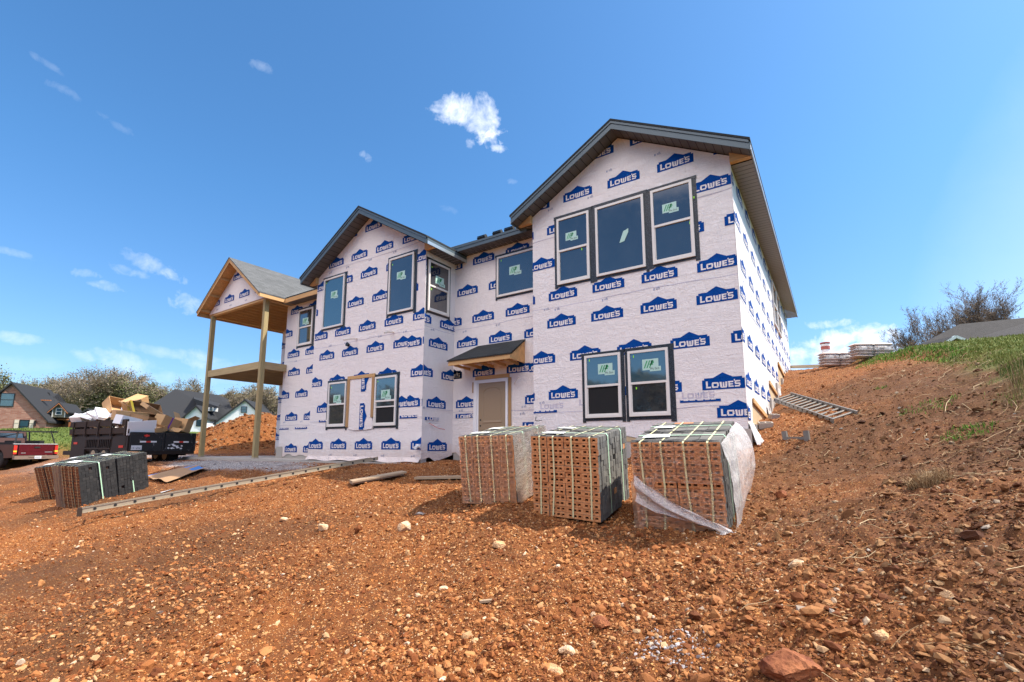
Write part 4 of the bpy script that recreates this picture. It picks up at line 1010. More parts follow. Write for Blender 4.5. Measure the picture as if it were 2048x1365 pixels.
mb = MB(); mb.box(ax0, ax1 - .02, yf, yf + .035, zb - .15, zb - .032); mb.build('canopy_fascia', M['lumber_x'], aw)
mb = MB(); mb.prism([(yf + .036, zb - .15), (yb, zb - .22 + .05), (yb, zt - .05), (yf + .036, zb - .05)], lambda y, z: (ax1 - .05, y, z), lambda y, z: (ax1 - .02, y, z)); mb.build('canopy_side', M['osb'], aw)
for k in range(5):
    x = ax0 + .2 + k * .42; mb = MB(); mb.bar((x, yf + .04, zb - .14), (x, yb - .005, zb - .17), .04, .07); mb.build('canopy_rafter', M['lumber_y'], aw)
mb = MB(); mb.box(ax0 + .04, ax1 - .06, yf + .04, yb - .01, zb - .04, zb - .033); mb.build('canopy_decking', M['osb'], aw)
# pipes and wires poking out of the wall
mb = MB(); mb.tube([(-12.0, D_LG, 3.30), (-11.98, 8.98, 3.24), (-11.9, 8.7, 3.14)], .02, 8); mb.build('pipe_stub', M['pvc'], house)
mb = MB(); mb.tube([(-10.36, D_LG, 3.28), (-10.34, 9.0, 3.24), (-10.28, 8.85, 3.17)], .022, 8); mb.build('pipe_stub', M['pvc'], house)
mb = MB(); mb.tube([(-12.38, D_LG, 3.14), (-12.38, 9.17, 3.16)], [.05, .07], 10); mb.build('pipe_stub', M['black'], house)
mb = MB(); mb.tube([(-9.25, 9.26, .0), (-9.10, 9.0, -.04)], .045, 10); mb.build('pipe_stub', M['white'], house)
mb = MB(); mb.tube([(-6.0, 9.99, .72), (-5.97, 9.9, .62), (-5.85, 9.85, .60), (-5.75, 9.86, .62)], .008, 5); mb.build('cable', M['black'], house)
mb = MB(); mb.tube([(-6.98, 10.5, 1.66), (-6.85, 10.35, 1.68), (-6.70, 10.3, 1.80), (-6.65, 10.3, 1.72)], .008, 5); mb.build('cable', M['pvc'], house)
mb = MB(); mb.tube([(-9.1, 9.5, .62), (-9.0, 9.7, .50), (-8.98, 10.0, .46)], .007, 5); mb.build('cable', M['red_refl'], house)

# ------------------------------------------------------------------ brick cubes
def brick_mat(name, cols, rough=.85, b=.4):
    t = NT(name); g = t.node('ShaderNodeNewGeometry')
    c = t.ramp(g.outputs['Random Per Island'], cols)
    c = t.mix(t.math('MULTIPLY', t.noise(28, 5, .7), .5), c, tuple(x * .55 for x in cols[0][1]))
    t.set(color=c, rough=rough, normal=t.bump(t.noise(90, 4), b, .004)); return t.mat
M['brick'] = brick_mat('brick_bed_orange', [(0, (.50, .20, .075)), (.5, (.63, .275, .11)), (1, (.72, .35, .155))])
M['brick_shaded'] = brick_mat('brick_bed_shaded', [(0, (.13, .042, .016)), (.5, (.20, .07, .025)), (1, (.26, .10, .04))])  # beds of the black cubes, their shade put into a darker colour
M['brick_hole'] = m_plain('brick_core_hole', (.03, .012, .008), .95, .3, 20, 0)
M['brickface'] = brick_mat('brick_face_grey', [(0, (.10, .095, .09)), (.5, (.15, .145, .135)), (1, (.21, .20, .18))])
M['brickdark'] = brick_mat('brick_face_black', [(0, (.016, .016, .018)), (.8, (.028, .028, .03)), (1, (.045, .042, .042))])
M['strap'] = m_plain('plastic_strap', (.62, .60, .36), .35, .06, 5, .02)
M['strap_green'] = m_plain('plastic_strap_green', (.42, .66, .47), .35, .06, 5, .02)
def film_mat(name, a0, a1, streak=(1, 1, 7), rot=(0, .5, 0), col=(.78, .76, .80)):
    t = NT(name)
    n1 = t.noise(9, 6, .65, t.mapping(streak, rot), 1.5); n2 = t.noise(3.5, 5, .6)
    a = t.ramp(n1, [(.35, a0), (.62, (a0 + a1) / 2), (.74, a1)]); a = t.math('ADD', a, t.math('MULTIPLY', t.math('SUBTRACT', n2, .5), .35), True)
    t.set(color=col, rough=.22, spec=.7, alpha=a, normal=t.bump(n1, .8, .03)); return t.mat
t = NT('stretch_film_thin')
n1 = t.noise(9, 6, .65, t.mapping((1, 1, 7), (0, .5, 0)), 1.5)
t.set(color=t.mix(t.ramp(n1, [(.45, 0.0), (.7, 1.0)]), (1, .86, .72), (.96, .92, .88)), rough=.32, trans=t.ramp(n1, [(.5, .93), (.72, .55)]), ior=1.12, spec=.6, alpha=t.ramp(n1, [(.3, .62), (.6, .80)]), normal=t.bump(n1, .6, .02)); M['film'] = t.mat
M['film2'] = film_mat('stretch_film_loose', .38, .95, (5, 5, 1.2), (0.3, 0, .3), (.88, .83, .82))

def rotv(v):
    v = Vector(v); a = v.length
    return Matrix.Rotation(a, 4, v / a).to_quaternion()
def holed(mb, x0, x1, y, z0, z1, dep, s=-1):
    """a brick's bed with three cores, facing -y"""
    w = x1 - x0; h = z1 - z0
    xs = [x0, x0 + w * .13, x0 + w * .31, x0 + w * .41, x0 + w * .59, x0 + w * .69, x0 + w * .87, x1]; zs = [z0, z0 + h * .30, z0 + h * .70, z1]
    for i in range(7):
        for j in range(3):
            if i in (1, 3, 5) and j == 1:
                a = [(xs[i], y, zs[1]), (xs[i + 1], y, zs[1]), (xs[i + 1], y, zs[2]), (xs[i], y, zs[2])]; b = [(p[0], y + dep, p[2]) for p in a]
                mb.add(a + b, [(4, 5, 6, 7)], 1); mb.add(a + b, [(0, 4, 7, 3), (1, 2, 6, 5), (0, 1, 5, 4), (3, 7, 6, 2)], 2)
            else:
                mb.add([(xs[i], y, zs[j]), (xs[i + 1], y, zs[j]), (xs[i + 1], y, zs[j + 1]), (xs[i], y, zs[j + 1])], [(0, 1, 2, 3)], 0)
def brick_cube(label, pos, rv, W, D, seed, dark=False, nx=4, nz=14, splits=(.55,), lean=(0, 0), group='strapped cubes of new bricks', front_wires=4):
    r = random.Random(seed); H = 1.0
    root = thing('brick_pallet', label, 'brick pallet', pos, rot=rotv(rv), group=group)
    ny = int(round(D / .075)); dx, dy, dz = W / nx, D / ny, H / nz
    fronts = MB(); mb = MB(); g = .0022
    def off(iy): return (lean[0] if iy / ny > splits[0] else 0.0)
    colx = [r.uniform(-.012, .012) for _ in range(nx)]; bulge = [r.uniform(-.014, .014) for _ in range(nz)]
    for ix in range(nx):
        for iz in range(nz):
            jy = r.uniform(-.008, .004) + colx[ix] + .012 * (iz > 8); jx = r.uniform(-.004, .004) + colx[ix] * .4 + bulge[iz] * .35
            x0, x1 = -W / 2 + ix * dx + g + jx, -W / 2 + (ix + 1) * dx - g + jx; z0, z1 = iz * dz + g * .6, (iz + 1) * dz - g * .6
            y0 = -D / 2 + jy
            holed(mb, x0, x1, y0, z0, z1, .03)
            # the rest of this brick
            a = [(x0, y0, z0), (x1, y0, z0), (x1, y0, z1), (x0, y0, z1)]; b = [(p[0], y0 + dy - g, p[2]) for p in a]
            mb.add(a + b, [(0, 1, 5, 4), (1, 2, 6, 5), (2, 3, 7, 6), (3, 0, 4, 7)], 3)
    for iy in range(1, ny):
        ya, yb = -D / 2 + iy * dy + g, -D / 2 + (iy + 1) * dy - g
        gap = .012 if (abs((iy / ny) - splits[0]) < .5 / ny) else 0
        for iz in range(nz):
            z0, z1 = iz * dz + g * .6, (iz + 1) * dz - g * .6
            for ix in (0, nx - 1):
                j = r.uniform(-.005, .005) + .006 * math.sin(iy * .9) + off(iy) + (lean[1] * iz / nz if iy / ny > splits[0] else 0)
                x0, x1 = -W / 2 + ix * dx + g, -W / 2 + (ix + 1) * dx - g
                if r.random() < .012 and 0 < iz < nz - 1: continue
                mb.box(x0 + j, x1 + j, ya + gap, yb, z0, z1, 3 if r.random() > .008 else 0)
            if iz == nz - 1:
                for ix in range(1, nx - 1):
                    j = r.uniform(-.003, .003) + off(iy); q = r.uniform(-.004, .003)
                    mb.box(-W / 2 + ix * dx + g + j, -W / 2 + (ix + 1) * dx - g + j, ya + gap, yb, z0, z1 + q, 3)
    for ix in range(1, nx - 1):
        for iz in range(nz): mb.box(-W / 2 + ix * dx + g, -W / 2 + (ix + 1) * dx - g, D / 2 - dy, D / 2 - g, iz * dz + g, (iz + 1) * dz - g, 0)
    mb.box(-W / 2 + .03, W / 2 - .03, -D / 2 + .05, D / 2 - .05, .01, H - dz - .01, 1)
    mb.build('brick_stack', [M['brick_shaded'] if dark else M['brick'], M['brick_hole'], M['brick'], M['brickdark'] if dark else M['brickface']], root, local=True)
    # straps: over the top front to back, and round the sides
    for k in range(front_wires):
        x = -W / 2 + (k + .5) * W / front_wires + r.uniform(-.02, .02); x2 = x + r.uniform(-.05, .03) - .0; wd = .010 if front_wires <= 4 else .004
        s = MB()
        f, t_, b = -D / 2 - .018, H + .006, D / 2 + .008
        pts = [(x2, f + .004, 0.02), (x, f, H * .5), (x, f + .002, t_ - .01), (x, f + .02, t_ + .002), (x, b - .02, t_ + .002), (x, b, t_ - .02), (x, b, .02)]
        for a, c in zip(pts[:-1], pts[1:]):
            s.add([(a[0] - wd, a[1], a[2]), (a[0] + wd, a[1], a[2]), (c[0] + wd, c[1], c[2]), (c[0] - wd, c[1], c[2])], [(0, 1, 2, 3)])
        s.build('strap', M['strap_green'] if dark and k == 9 else M['strap'], root, local=True)
    for k, yy in enumerate((-D * .22, D * .24)):
        s = MB(); rr_, lf, t_ = W / 2 + .014 + abs(lean[0]), -W / 2 - .014, H + .010; wd = .012
        pts = [(rr_, yy + .02, .02), (rr_, yy, H - .02), (rr_ - .02, yy, t_), (lf + .02, yy, t_), (lf, yy, H - .02), (lf, yy, .02)]
        for a, c in zip(pts[:-1], pts[1:]):
            s.add([(a[0], a[1] - wd, a[2]), (a[0], a[1] + wd, a[2]), (c[0], c[1] + wd, c[2]), (c[0], c[1] - wd, c[2])], [(0, 1, 2, 3)])
        s.build('strap', M['strap_green'], root, local=True)
    # dark cloth strips and a slip of white paper on top
    s = MB()
    for yy in (-D * .46, -D * .02, D * .30):
        n = 14
        for i in range(n):
            a, b = -W / 2 + W * i / n, -W / 2 + W * (i + 1) / n; za, zb = H + .004 + .010 * abs(math.sin(i * 2.3 + seed)), H + .004 + .010 * abs(math.sin((i + 1) * 2.3 + seed))
            ww = .022 + .008 * math.sin(i * 1.3)
            s.add([(a, yy - ww, za), (b, yy - ww, zb), (b, yy + ww, zb), (a, yy + ww, za)], [(0, 1, 2, 3)])
    s.build('edge_strip', M['black'], root, local=True)
    s = MB(); s.add([(-W * .40, -D * .36, H + .022), (-W * .08, -D * .33, H + .018), (-W * .10, -D * .22, H + .02), (-W * .38, -D * .24, H + .024)], [(0, 1, 2, 3)]); s.build('paper_slip', M['white'], root, local=True)
    s = MB(); s.add([(-W * .42, D * .12, H + .022), (-W * .18, D * .13, H + .018), (-W * .16, D * .22, H + .02), (-W * .38, D * .22, H + .024)], [(0, 1, 2, 3)]); s.build('paper_slip', M['white'], root, local=True)
    return root
def sheet_np(name, fn, nu, nv, mat, root):
    U, Vv = np.meshgrid(np.linspace(0, 1, nu), np.linspace(0, 1, nv), indexing='ij')
    P = fn(U, Vv); V_ = np.stack(P, -1).reshape(-1, 3)
    i, j = np.meshgrid(np.arange(nu - 1), np.arange(nv - 1), indexing='ij'); a = i * nv + j
    F_ = np.stack([a, a + nv, a + nv + 1, a + 1], -1).reshape(-1, 4)
    return np_mesh(name, V_, F_, mat, smooth=True, parent=root)
def nn(u, v, s, k): return vnoise(u * s + 13.7, v * s + 3.1, k) - .5

wR, dR = .937, 1.15
pr = brick_cube('brick pallet at the right, with torn clear plastic trailing down its right side', (-1.441, 5.995, -.80), (.232, -.001, .018), wR, dR, 11)
def f_front(W, D, hole=None, z0=0.0, z1=1.0, x0=-.5, x1=.5, lift=.014, k=1):
    return lambda u, v: ((x0 + (x1 - x0) * u) * W, -D / 2 - lift - .014 * np.abs(nn(u, v, 7, k)) - .01 * np.abs(nn(u * 3, v, 9, k + 1)), z0 + (z1 - z0) * v)
sheet_np('plastic_wrap', f_front(wR, dR, z0=.56, z1=.985, k=2), 40, 40, M['film'], pr)
sheet_np('plastic_wrap', f_front(wR, dR, z0=.0, z1=.50, k=5), 40, 40, M['film'], pr)
def f_side(u, v):      # loose sheet billowing away from the right side
    z = .99 - v * 1.02 - .06 * v * nn(u, v, 4, 8)
    b = np.sin(np.pi * np.clip(v, 0, 1) ** .8) * (.05 + .12 * u) + .025 * nn(u, v, 9, 3) + .05 * v * (1 - u)
    return (wR / 2 + .02 + b, -dR / 2 - .03 + u * (dR + .0) - .03 * nn(u, v, 5, 4), z)
sheet_np('plastic_wrap', f_side, 50, 60, M['film2'], pr)
def f_band(u, v):      # twisted band hanging across the lower front to the near corner
    cx = -wR / 2 + .02 + u * (wR + .06); cz = .50 - .46 * u ** .9 - .03 * np.sin(u * 5)
    w = .20 * (1 - u) ** 1.2 + .075
    t = (v - .5)
    return (cx + .02 * nn(u, v, 9, 6), -dR / 2 - .05 - .035 * np.cos(v * 9 + u * 5) - .03 * u, cz + t * w + .02 * nn(u, v, 11, 7))
sheet_np('plastic_wrap', f_band, 60, 24, M['film2'], pr)
def f_tail(u, v):      # gathered end lying by the corner
    a = v * 2 * math.pi * 1.02; r_ = .055 + .03 * np.sin(u * 3.0) + .02 * nn(u, v, 12, 9)
    return (wR / 2 - .10 + u * .24, -dR / 2 - .09 - .02 * u + r_ * np.cos(a), .035 + r_ * np.sin(a) * (.9 - .2 * u))
sheet_np('plastic_wrap', f_tail, 26, 24, M['film2'], pr)
def f_leftflap(u, v):
    return (-wR / 2 - .03 + u * (.30 - .22 * v), -dR / 2 - .03 - .02 * nn(u, v, 8, 5) - .03 * v, .56 - v * .58 + .08 * u * (1 - v))
sheet_np('plastic_wrap', f_leftflap, 24, 30, M['film'], pr)
brick_cube('middle brick pallet with bare cored bricks and only straps round it', (-2.813, 5.895, -.79), (.154, .036, .053), .903, 1.10, 12)
pl = brick_cube('brick pallet nearest the front door, clear plastic pulled tight over its front', (-4.378, 6.422, -.74), (.144, -.002, .175), .881, 1.387, 13)
sheet_np('plastic_wrap', f_front(.881, 1.387, k=11), 60, 50, M['film'], pl)
def f_side2(u, v):
    return (.881 / 2 + .018 + .03 * np.abs(nn(u, v, 8, 4)) + .03 * v * np.sin(u * 7), -1.387 / 2 - .02 + u * 1.4, .995 - v * (.98 + .03 * nn(u, v, 5, 2)))
sheet_np('plastic_wrap', f_side2, 50, 50, M['film'], pl)
pd1 = brick_cube('black brick pallet on the left, the nearer one with its dark side facing the ladder', (-15.415, 4.471, -1.28), (.207, .064, .288), .849, 1.549, 14, dark=True, splits=(.52,), lean=(.014, .04), group='cubes of black bricks', front_wires=7)
sheet_np('plastic_wrap', f_front(.849, 1.549, x0=-.5, x1=-.12, k=15), 30, 30, M['film'], pd1)
brick_cube('black brick pallet on the left, the farther one behind its twin', (-18.56, 4.75, -1.36), (.285, -.037, .328), .84, 1.35, 15, dark=True, lean=(.01, .03), group='cubes of black bricks', front_wires=6)

# ------------------------------------------------------------------ ladders, planks, litter
def rail(mb, a, b, h=.085, w=.032):
    a, b = Vector(a), Vector(b); d = (b - a).normalized(); up = Vector((0, 0, 1)); r = d.cross(up).normalized(); u = r.cross(d)
    mb.bar(a, b, .006, h)
    for s in (-1, 1): mb.bar(a + u * (s * h / 2), b + u * (s * h / 2), w, .007)
def ladder(label, A, B, side, n, name='ladder', feet=True, group=None, rung_r=.015, mat=None):
    mat = mat or M['alu']
    """A, B: ends of one rail; side: vector to the other rail"""
    A, B, side = Vector(A), Vector(B), Vector(side); root = thing(name, label, 'ladder', A, group=group); d = B - A
    for k, o in enumerate((Vector((0, 0, 0)), side)):
        mb = MB(); rail(mb, A + o, B + o)
        for i in range(n): 
            p = A + o + d * ((i + .6) / n); q = side.normalized() * (-.006 if k == 0 else .006)
            mb.tube([p, p + q * 1.4], .026, 10, 1)
        mb.build('rail', [mat, M['black']], root)
    for i in range(n):
        p = A + d * ((i + .6) / n); mb = MB(); mb.tube([p, p + side], rung_r, 8); mb.build('rung', mat, root)
    if feet:
        for o in (Vector((0, 0, 0)), side):
            mb = MB(); mb.box(-.02, .05, -.02, .02, -.09, .05, 0, Matrix.Translation(A + o - d.normalized() * .05) @ Matrix.Rotation(math.atan2(d.y, d.x), 4, 'Z')); mb.build('foot', M['rust'], root)
    return root

LA = Vector((-11.8, 3.10, -1.20)); LB = Vector((-10.35, 8.85, -.33))
dd = (LB - LA).normalized(); sdv = Vector((-dd.y, dd.x, 0)).normalized() * .40
sdv.z = -.02
ladder('long grey extension ladder lying from the black brick pallets to the house wall', LA, LB, sdv, 20)
ladder('short ladder lying on the bank beside the sunlit side wall', (0.04, 10.46, .45), (-1.19, 13.94, 1.20), (.37, .23, .14), 13, feet=False, mat=M['alu_dark'], rung_r=.024)
fr = thing('stabiliser_frame', 'little grey H-shaped frame standing in the dirt beneath the short ladder', 'frame', (-.5, 9.9, .05))
mb = MB(); mb.bar((-.70, 10.02, -.02), (-.73, 10.04, .27), .04, .09); mb.build('leg', M['alu_dark'], fr)
mb = MB(); mb.bar((-.36, 9.78, -.05), (-.38, 9.79, .27), .04, .09); mb.build('leg', M['alu_dark'], fr)
mb = MB(); mb.bar((-.70, 10.02, .14), (-.37, 9.79, .14), .03, .05); mb.build('rail', M['alu_dark'], fr)
bm = MB(); bm.bar((-1.25, 23.97, 3.46), (1.0, 21.8, 3.02), .22, .12); b = bm.build('scaffold_plank', M['alu'])
tag(b, 'long narrow metal plank reaching from the house corner across the top of the slope', 'plank')
def on_ground(x, y, dz=0): return gz(x, y) + dz
def board(label, p, q, w, t_, mat, n=1, lift=.0):
    zp, zq = on_ground(*p, t_ / 2 + lift), on_ground(*q, t_ / 2 + lift)
    root = None
    mb = MB()
    for k in range(n):
        mb.bar((p[0] + k * .03, p[1] - k * .02, zp + k * (t_ + .002)), (q[0] + k * .05, q[1] + k * .03, zq + k * (t_ + .002)), w, t_)
    o = mb.build('wooden_plank', mat); return tag(o, label, 'plank', 'planks lying in the dirt before the house')
board('short wooden planks stacked in two before the tall wrapped gable, in the sun', (-8.52, 6.58), (-7.98, 7.50), .46, .035, M['plank'], 2, .02)
board('wooden plank in the shade to the left of the plastic-covered brick pallet', (-7.3, 7.30), (-6.2, 7.72), .30, .05, M['plank'], 1, .02)
mb = MB(); x, y = -2.45, 3.29; mb.bar((x - .06, y - .03, gz(x, y) + .02), (x + .07, y + .05, gz(x, y) + .035), .035, .018); o = mb.build('wood_offcut', M['plank']); tag(o, 'little stick of sawn timber among the stones in front of the pallets', 'offcut')
cb = MB(); pts = [(-17.5, 6.0), (-15.3, 5.75), (-16.3, 7.25), (-17.9, 7.3)]
n = 8
for i in range(n):
    for j in range(4):
        f = lambda a, b: ((pts[0][0] * (1 - a) + pts[1][0] * a) * (1 - b) + (pts[3][0] * (1 - a) + pts[2][0] * a) * b, (pts[0][1] * (1 - a) + pts[1][1] * a) * (1 - b) + (pts[3][1] * (1 - a) + pts[2][1] * a) * b)
        q = [f(i / n, j / 4), f((i + 1) / n, j / 4), f((i + 1) / n, (j + 1) / 4), f(i / n, (j + 1) / 4)]
        cb.add([(x, y, float(terr(x, y)[0]) + .07 + .03 * math.sin(x * 5)) for x, y in q], [(0, 1, 2, 3)], 1 if (j == 3 and i in (1, 2, 4, 5)) or (j == 0 and i == 0) else 0)
M['blueprint'] = m_plain('blue_print', (.05, .16, .42), .7, .1, 5, 0)
o = cb.build('flattened_carton', [M['card_worn'], M['blueprint']]); tag(o, 'flattened cardboard carton with blue print lying between the black pallets and the gravel', 'cardboard')
mb = MB(); x, y = -13.9, 5.1
mb.add([(x, y, gz(x, y) + .03), (x + .35, y - .1, gz(x, y) + .05), (x + .3, y + .2, gz(x, y) + .12), (x + .05, y + .25, gz(x, y) + .05)], [(0, 1, 2, 3)]); o = mb.build('paper_scrap', M['white']); tag(o, 'scrap of white paper on the dirt at the end of the black pallet', 'paper')

def rock(label, x, y, sx, sy, sz, seed, mat, rz=0, sink=.3, group='loose rocks on the bare soil'):
    r = np.random.default_rng(seed); v, f = ico(3)
    # facet by cutting with random planes
    v = v.copy()
    for _ in range(11):
        nrm = r.normal(size=3); nrm /= np.linalg.norm(nrm); d = r.uniform(.52, .85); s = v @ nrm; m = s > d; v[m] -= np.outer(s[m] - d, nrm)
    v = v * (1 + .10 * (r.random((len(v), 1)) - .5)) * 1.2
    c, s = math.cos(rz), math.sin(rz); v = v * [sx, sy, sz]; v = np.stack([v[:, 0] * c - v[:, 1] * s, v[:, 0] * s + v[:, 1] * c, v[:, 2]], -1)
    o = np_mesh('rock', v, f, mat); o.location = (x, y, gz(x, y) + sz * (1 - 2 * sink) * .9); return tag(o, label, 'rock', group)
def rock_mat(name, a, b):
    t = NT(name); t.set(color=t.mix(t.ramp(t.noise(7, 6, .7), [(.4, 0.0), (.6, 1.0)]), a, b), rough=.88, normal=t.bump(t.noise(22, 6, .7), .7, .02)); return t.mat
M['rk_white'] = rock_mat('pale_rock', (.62, .48, .33), (.45, .25, .12)); M['rk_red'] = rock_mat('rust_red_rock', (.15, .038, .012), (.34, .12, .045)); M['rk_tan'] = rock_mat('tan_rock', (.50, .27, .12), (.60, .38, .20)); M['rk_grey'] = rock_mat('grey_rock', (.30, .26, .24), (.42, .37, .33))
for a in [('round cream rock out on the open soil below the stacked planks', -6.01, 4.21, .075, .065, .06, 1, 'rk_white', .4),
          ('pointed pale rock on the soil left of the shadow of the brick pallets', -4.63, 4.44, .08, .06, .075, 2, 'rk_white', 1.0),
          ('chunky tan rock at the edge of the shadow between the brick pallets', -3.05, 4.31, .07, .05, .045, 3, 'rk_tan', .2),
          ('pale flat rock alone below the left brick pallet', -3.05, 3.42, .05, .04, .03, 4, 'rk_white', .8),
          ('biggest rock, rusty red, half buried at the bottom edge', -.27, 2.93, .13, .10, .09, 6, 'rk_red', -.5),
          ('wide cream rock left of the grey pebbles', -1.58, 2.99, .055, .04, .030, 7, 'rk_white', .1),
          ('squat brown rock uphill of the grey pebbles', -1.46, 3.30, .055, .05, .05, 8, 'rk_red', .2),
          ('flat yellow rock just below the wide cream one', -1.58, 2.83, .06, .035, .02, 9, 'rk_tan', -.3),
          ('dark round rock up the slope beside the trailing plastic', -.55, 6.47, .055, .05, .06, 10, 'rk_red', 0),
          ('pair-topped pale rock on the slope below the plastic-trailing pallet', -.30, 4.31, .05, .045, .04, 11, 'rk_white', .5),
          ('block-shaped orange rock right of the biggest rock', .13, 3.22, .04, .035, .028, 12, 'rk_tan', .9),
          ('smooth grey stone in the shadow left of the plastic-fronted pallet', -5.15, 5.25, .085, .06, .03, 13, 'rk_grey', .9),
          ('small cream rock in front of the ladder, left of the round cream one', -7.2, 4.35, .06, .04, .03, 14, 'rk_white', .3),
          ('long orange rock at the lower right among the gravel', .42, 3.5, .06, .035, .025, 15, 'rk_tan', -.4)]:
    lab, x, y, sx, sy, sz, sd_, mt, rz_ = a; rock(lab, x, y, sx, sy, sz, sd_, M[mt], rz_)
for (lab, x, y, r_, s) in (('concrete block leaning at the house corner under the lifted sheet', -1.12, 10.95, .3, 1.0), ('concrete block lying against the stepped wall above the ladder', -1.10, 14.9, 1.1, 1.1), ('broken concrete block by the wall at the foot of the short ladder', -1.02, 11.7, .8, .8)):
    mb = MB(); m_ = Matrix.Translation((x, y, gz(x, y) + .05)) @ Matrix.Rotation(r_, 4, 'Z') @ Matrix.Rotation(.3, 4, 'X')
    s *= .34
    for (a, b, c, d) in ((-.39, .39, -.19, -.13), (-.39, .39, .13, .19), (-.39, -.32, -.13, .13), (-.035, .035, -.13, .13), (.32, .39, -.13, .13)): mb.box(a * s, b * s, c * s, d * s, -.19 * s, .19 * s, 0, m_)
    o = mb.build('concrete_block', M['block']); tag(o, lab, 'concrete block', 'concrete blocks along the side wall')

# cement bags at the top of the slope
M['bag'] = m_plain('paper_cement_bag', (.42, .35, .33), .8, .35, 6, .3)
t = NT('bag_plastic'); t.set(color=(.40, .41, .44), rough=.3, alpha=t.ramp(t.noise(9, 5), [(.42, .12), (.6, .6)])); M['bagfilm'] = t.mat
def bag_mesh(mb, cx, cy, cz, lx, ly, lz, rz, m=0):
    nu, nv = 10, 7; o = len(mb.v); c, s = math.cos(rz), math.sin(rz)
    for i in range(nu):
        for j in range(nv):
            u, v = -1 + 2 * i / (nu - 1), -1 + 2 * j / (nv - 1)
            h = (1 - abs(u) ** 4) ** .5 * (1 - abs(v) ** 3) ** .5
            x, y = u * lx / 2, v * ly / 2
            mb.v.append((cx + x * c - y * s, cy + x * s + y * c, cz + lz / 2 * h)); mb.v.append((cx + x * c - y * s, cy + x * s + y * c, cz - lz / 2 * h))
    for i in range(nu - 1):
        for j in range(nv - 1):
            a = o + 2 * (i * nv + j); b = o + 2 * ((i + 1) * nv + j); c_ = b + 2; d = a + 2
            mb.f.append((a, b, c_, d)); mb.m.append(m); mb.f.append((a + 1, d + 1, c_ + 1, b + 1)); mb.m.append(m)
def bag_stack(label, x, y, ang, n, w=1.15):
    z0 = gz(x, y) - .02; root = thing('cement_bag_stack', label, 'cement bags', (x, y, z0), group='stacks of bagged cement on top of the slope')
    r = random.Random(int(x * 10) + n)
    for k in range(n):
        for s in (-1, 1):
            mb = MB(); c, q = math.cos(ang), math.sin(ang); d = s * w / 4 + r.uniform(-.02, .02)
            bag_mesh(mb, x + c * d, y + q * d, z0 + .06 + k * .098, w / 2 + .04, .42, .12, ang + r.uniform(-.06, .06)); mb.build('cement_bag', M['bag'], root, smooth=True)
    mb = MB(); c, q = math.cos(ang), math.sin(ang)
    bag_mesh(mb, x, y, z0 + n * .05 + .01, w + .08, .50, n * .098 + .09, ang); mb.build('plastic_cover', M['bagfilm'], root, smooth=True)
    return z0 + n * .098 + .04
za = bag_stack('lower stack of cement bags under plastic, beside the scaffold plank', .36, 20.3, .55, 5, 1.15)
bag_stack('longer stack of cement bags at the crest, nearer the grass', 1.30, 19.85, .55, 5, 1.25)
M['faded_red'] = m_plain('faded_red_plastic', (.36, .10, .08), .5, .2, 6, .05)
bk = thing('bucket', 'white bucket with a red lid standing on the cement bags', 'bucket', (.03, 20.15, za - .02))
mb = MB(); mb.tube([(.03, 20.15, za - .03), (.03, 20.15, za + .30)], [.12, .14], 18); mb.build('bucket_body', M['card_white'], bk)
mb = MB(); mb.tube([(.03, 20.15, za + .32), (.03, 20.15, za + .36)], .158, 18); mb.build('lid', M['faded_red'], bk)
mb = MB(); mb.tube([(.03, 20.15, za + .10), (.03, 20.15, za + .22)], [.139, .145], 18, cap=False); mb.build('label_band', M['faded_red'], bk)

# ------------------------------------------------------------------ dump trailer with rubbish
TRZ = -.72
TR_f = Vector((math.cos(math.radians(-174.9)), math.sin(math.radians(-174.9)), 0)); TR_O = Vector((-21.83, 6.86, TRZ)); TR_rz = math.radians(-174.9 - 90)
tr = thing('dump_trailer', 'dump trailer with black tail doors and brown stake sides, heaped with rubbish', 'trailer', TR_O, TR_rz)
WT, LT, Z0, Z1 = 2.3, 5.0, .56, 1.24
def lb_(mb, *a): return mb
mb = MB(); mb.box(0.03, WT - .03, .04, LT, Z0 - .04, Z0); mb.box(WT - .06, WT, .05, LT, Z0, Z1); mb.box(0, .05, .05, LT, Z0 - .02, Z1 + .05); mb.box(.05, WT - .06, LT - .05, LT, Z0, Z1 + .3)
for k in range(7): mb.box(WT, WT + .04, .3 + k * .72, .38 + k * .72, Z0, Z1)
mb.build('bed', M['rustlow'], tr, local=True)
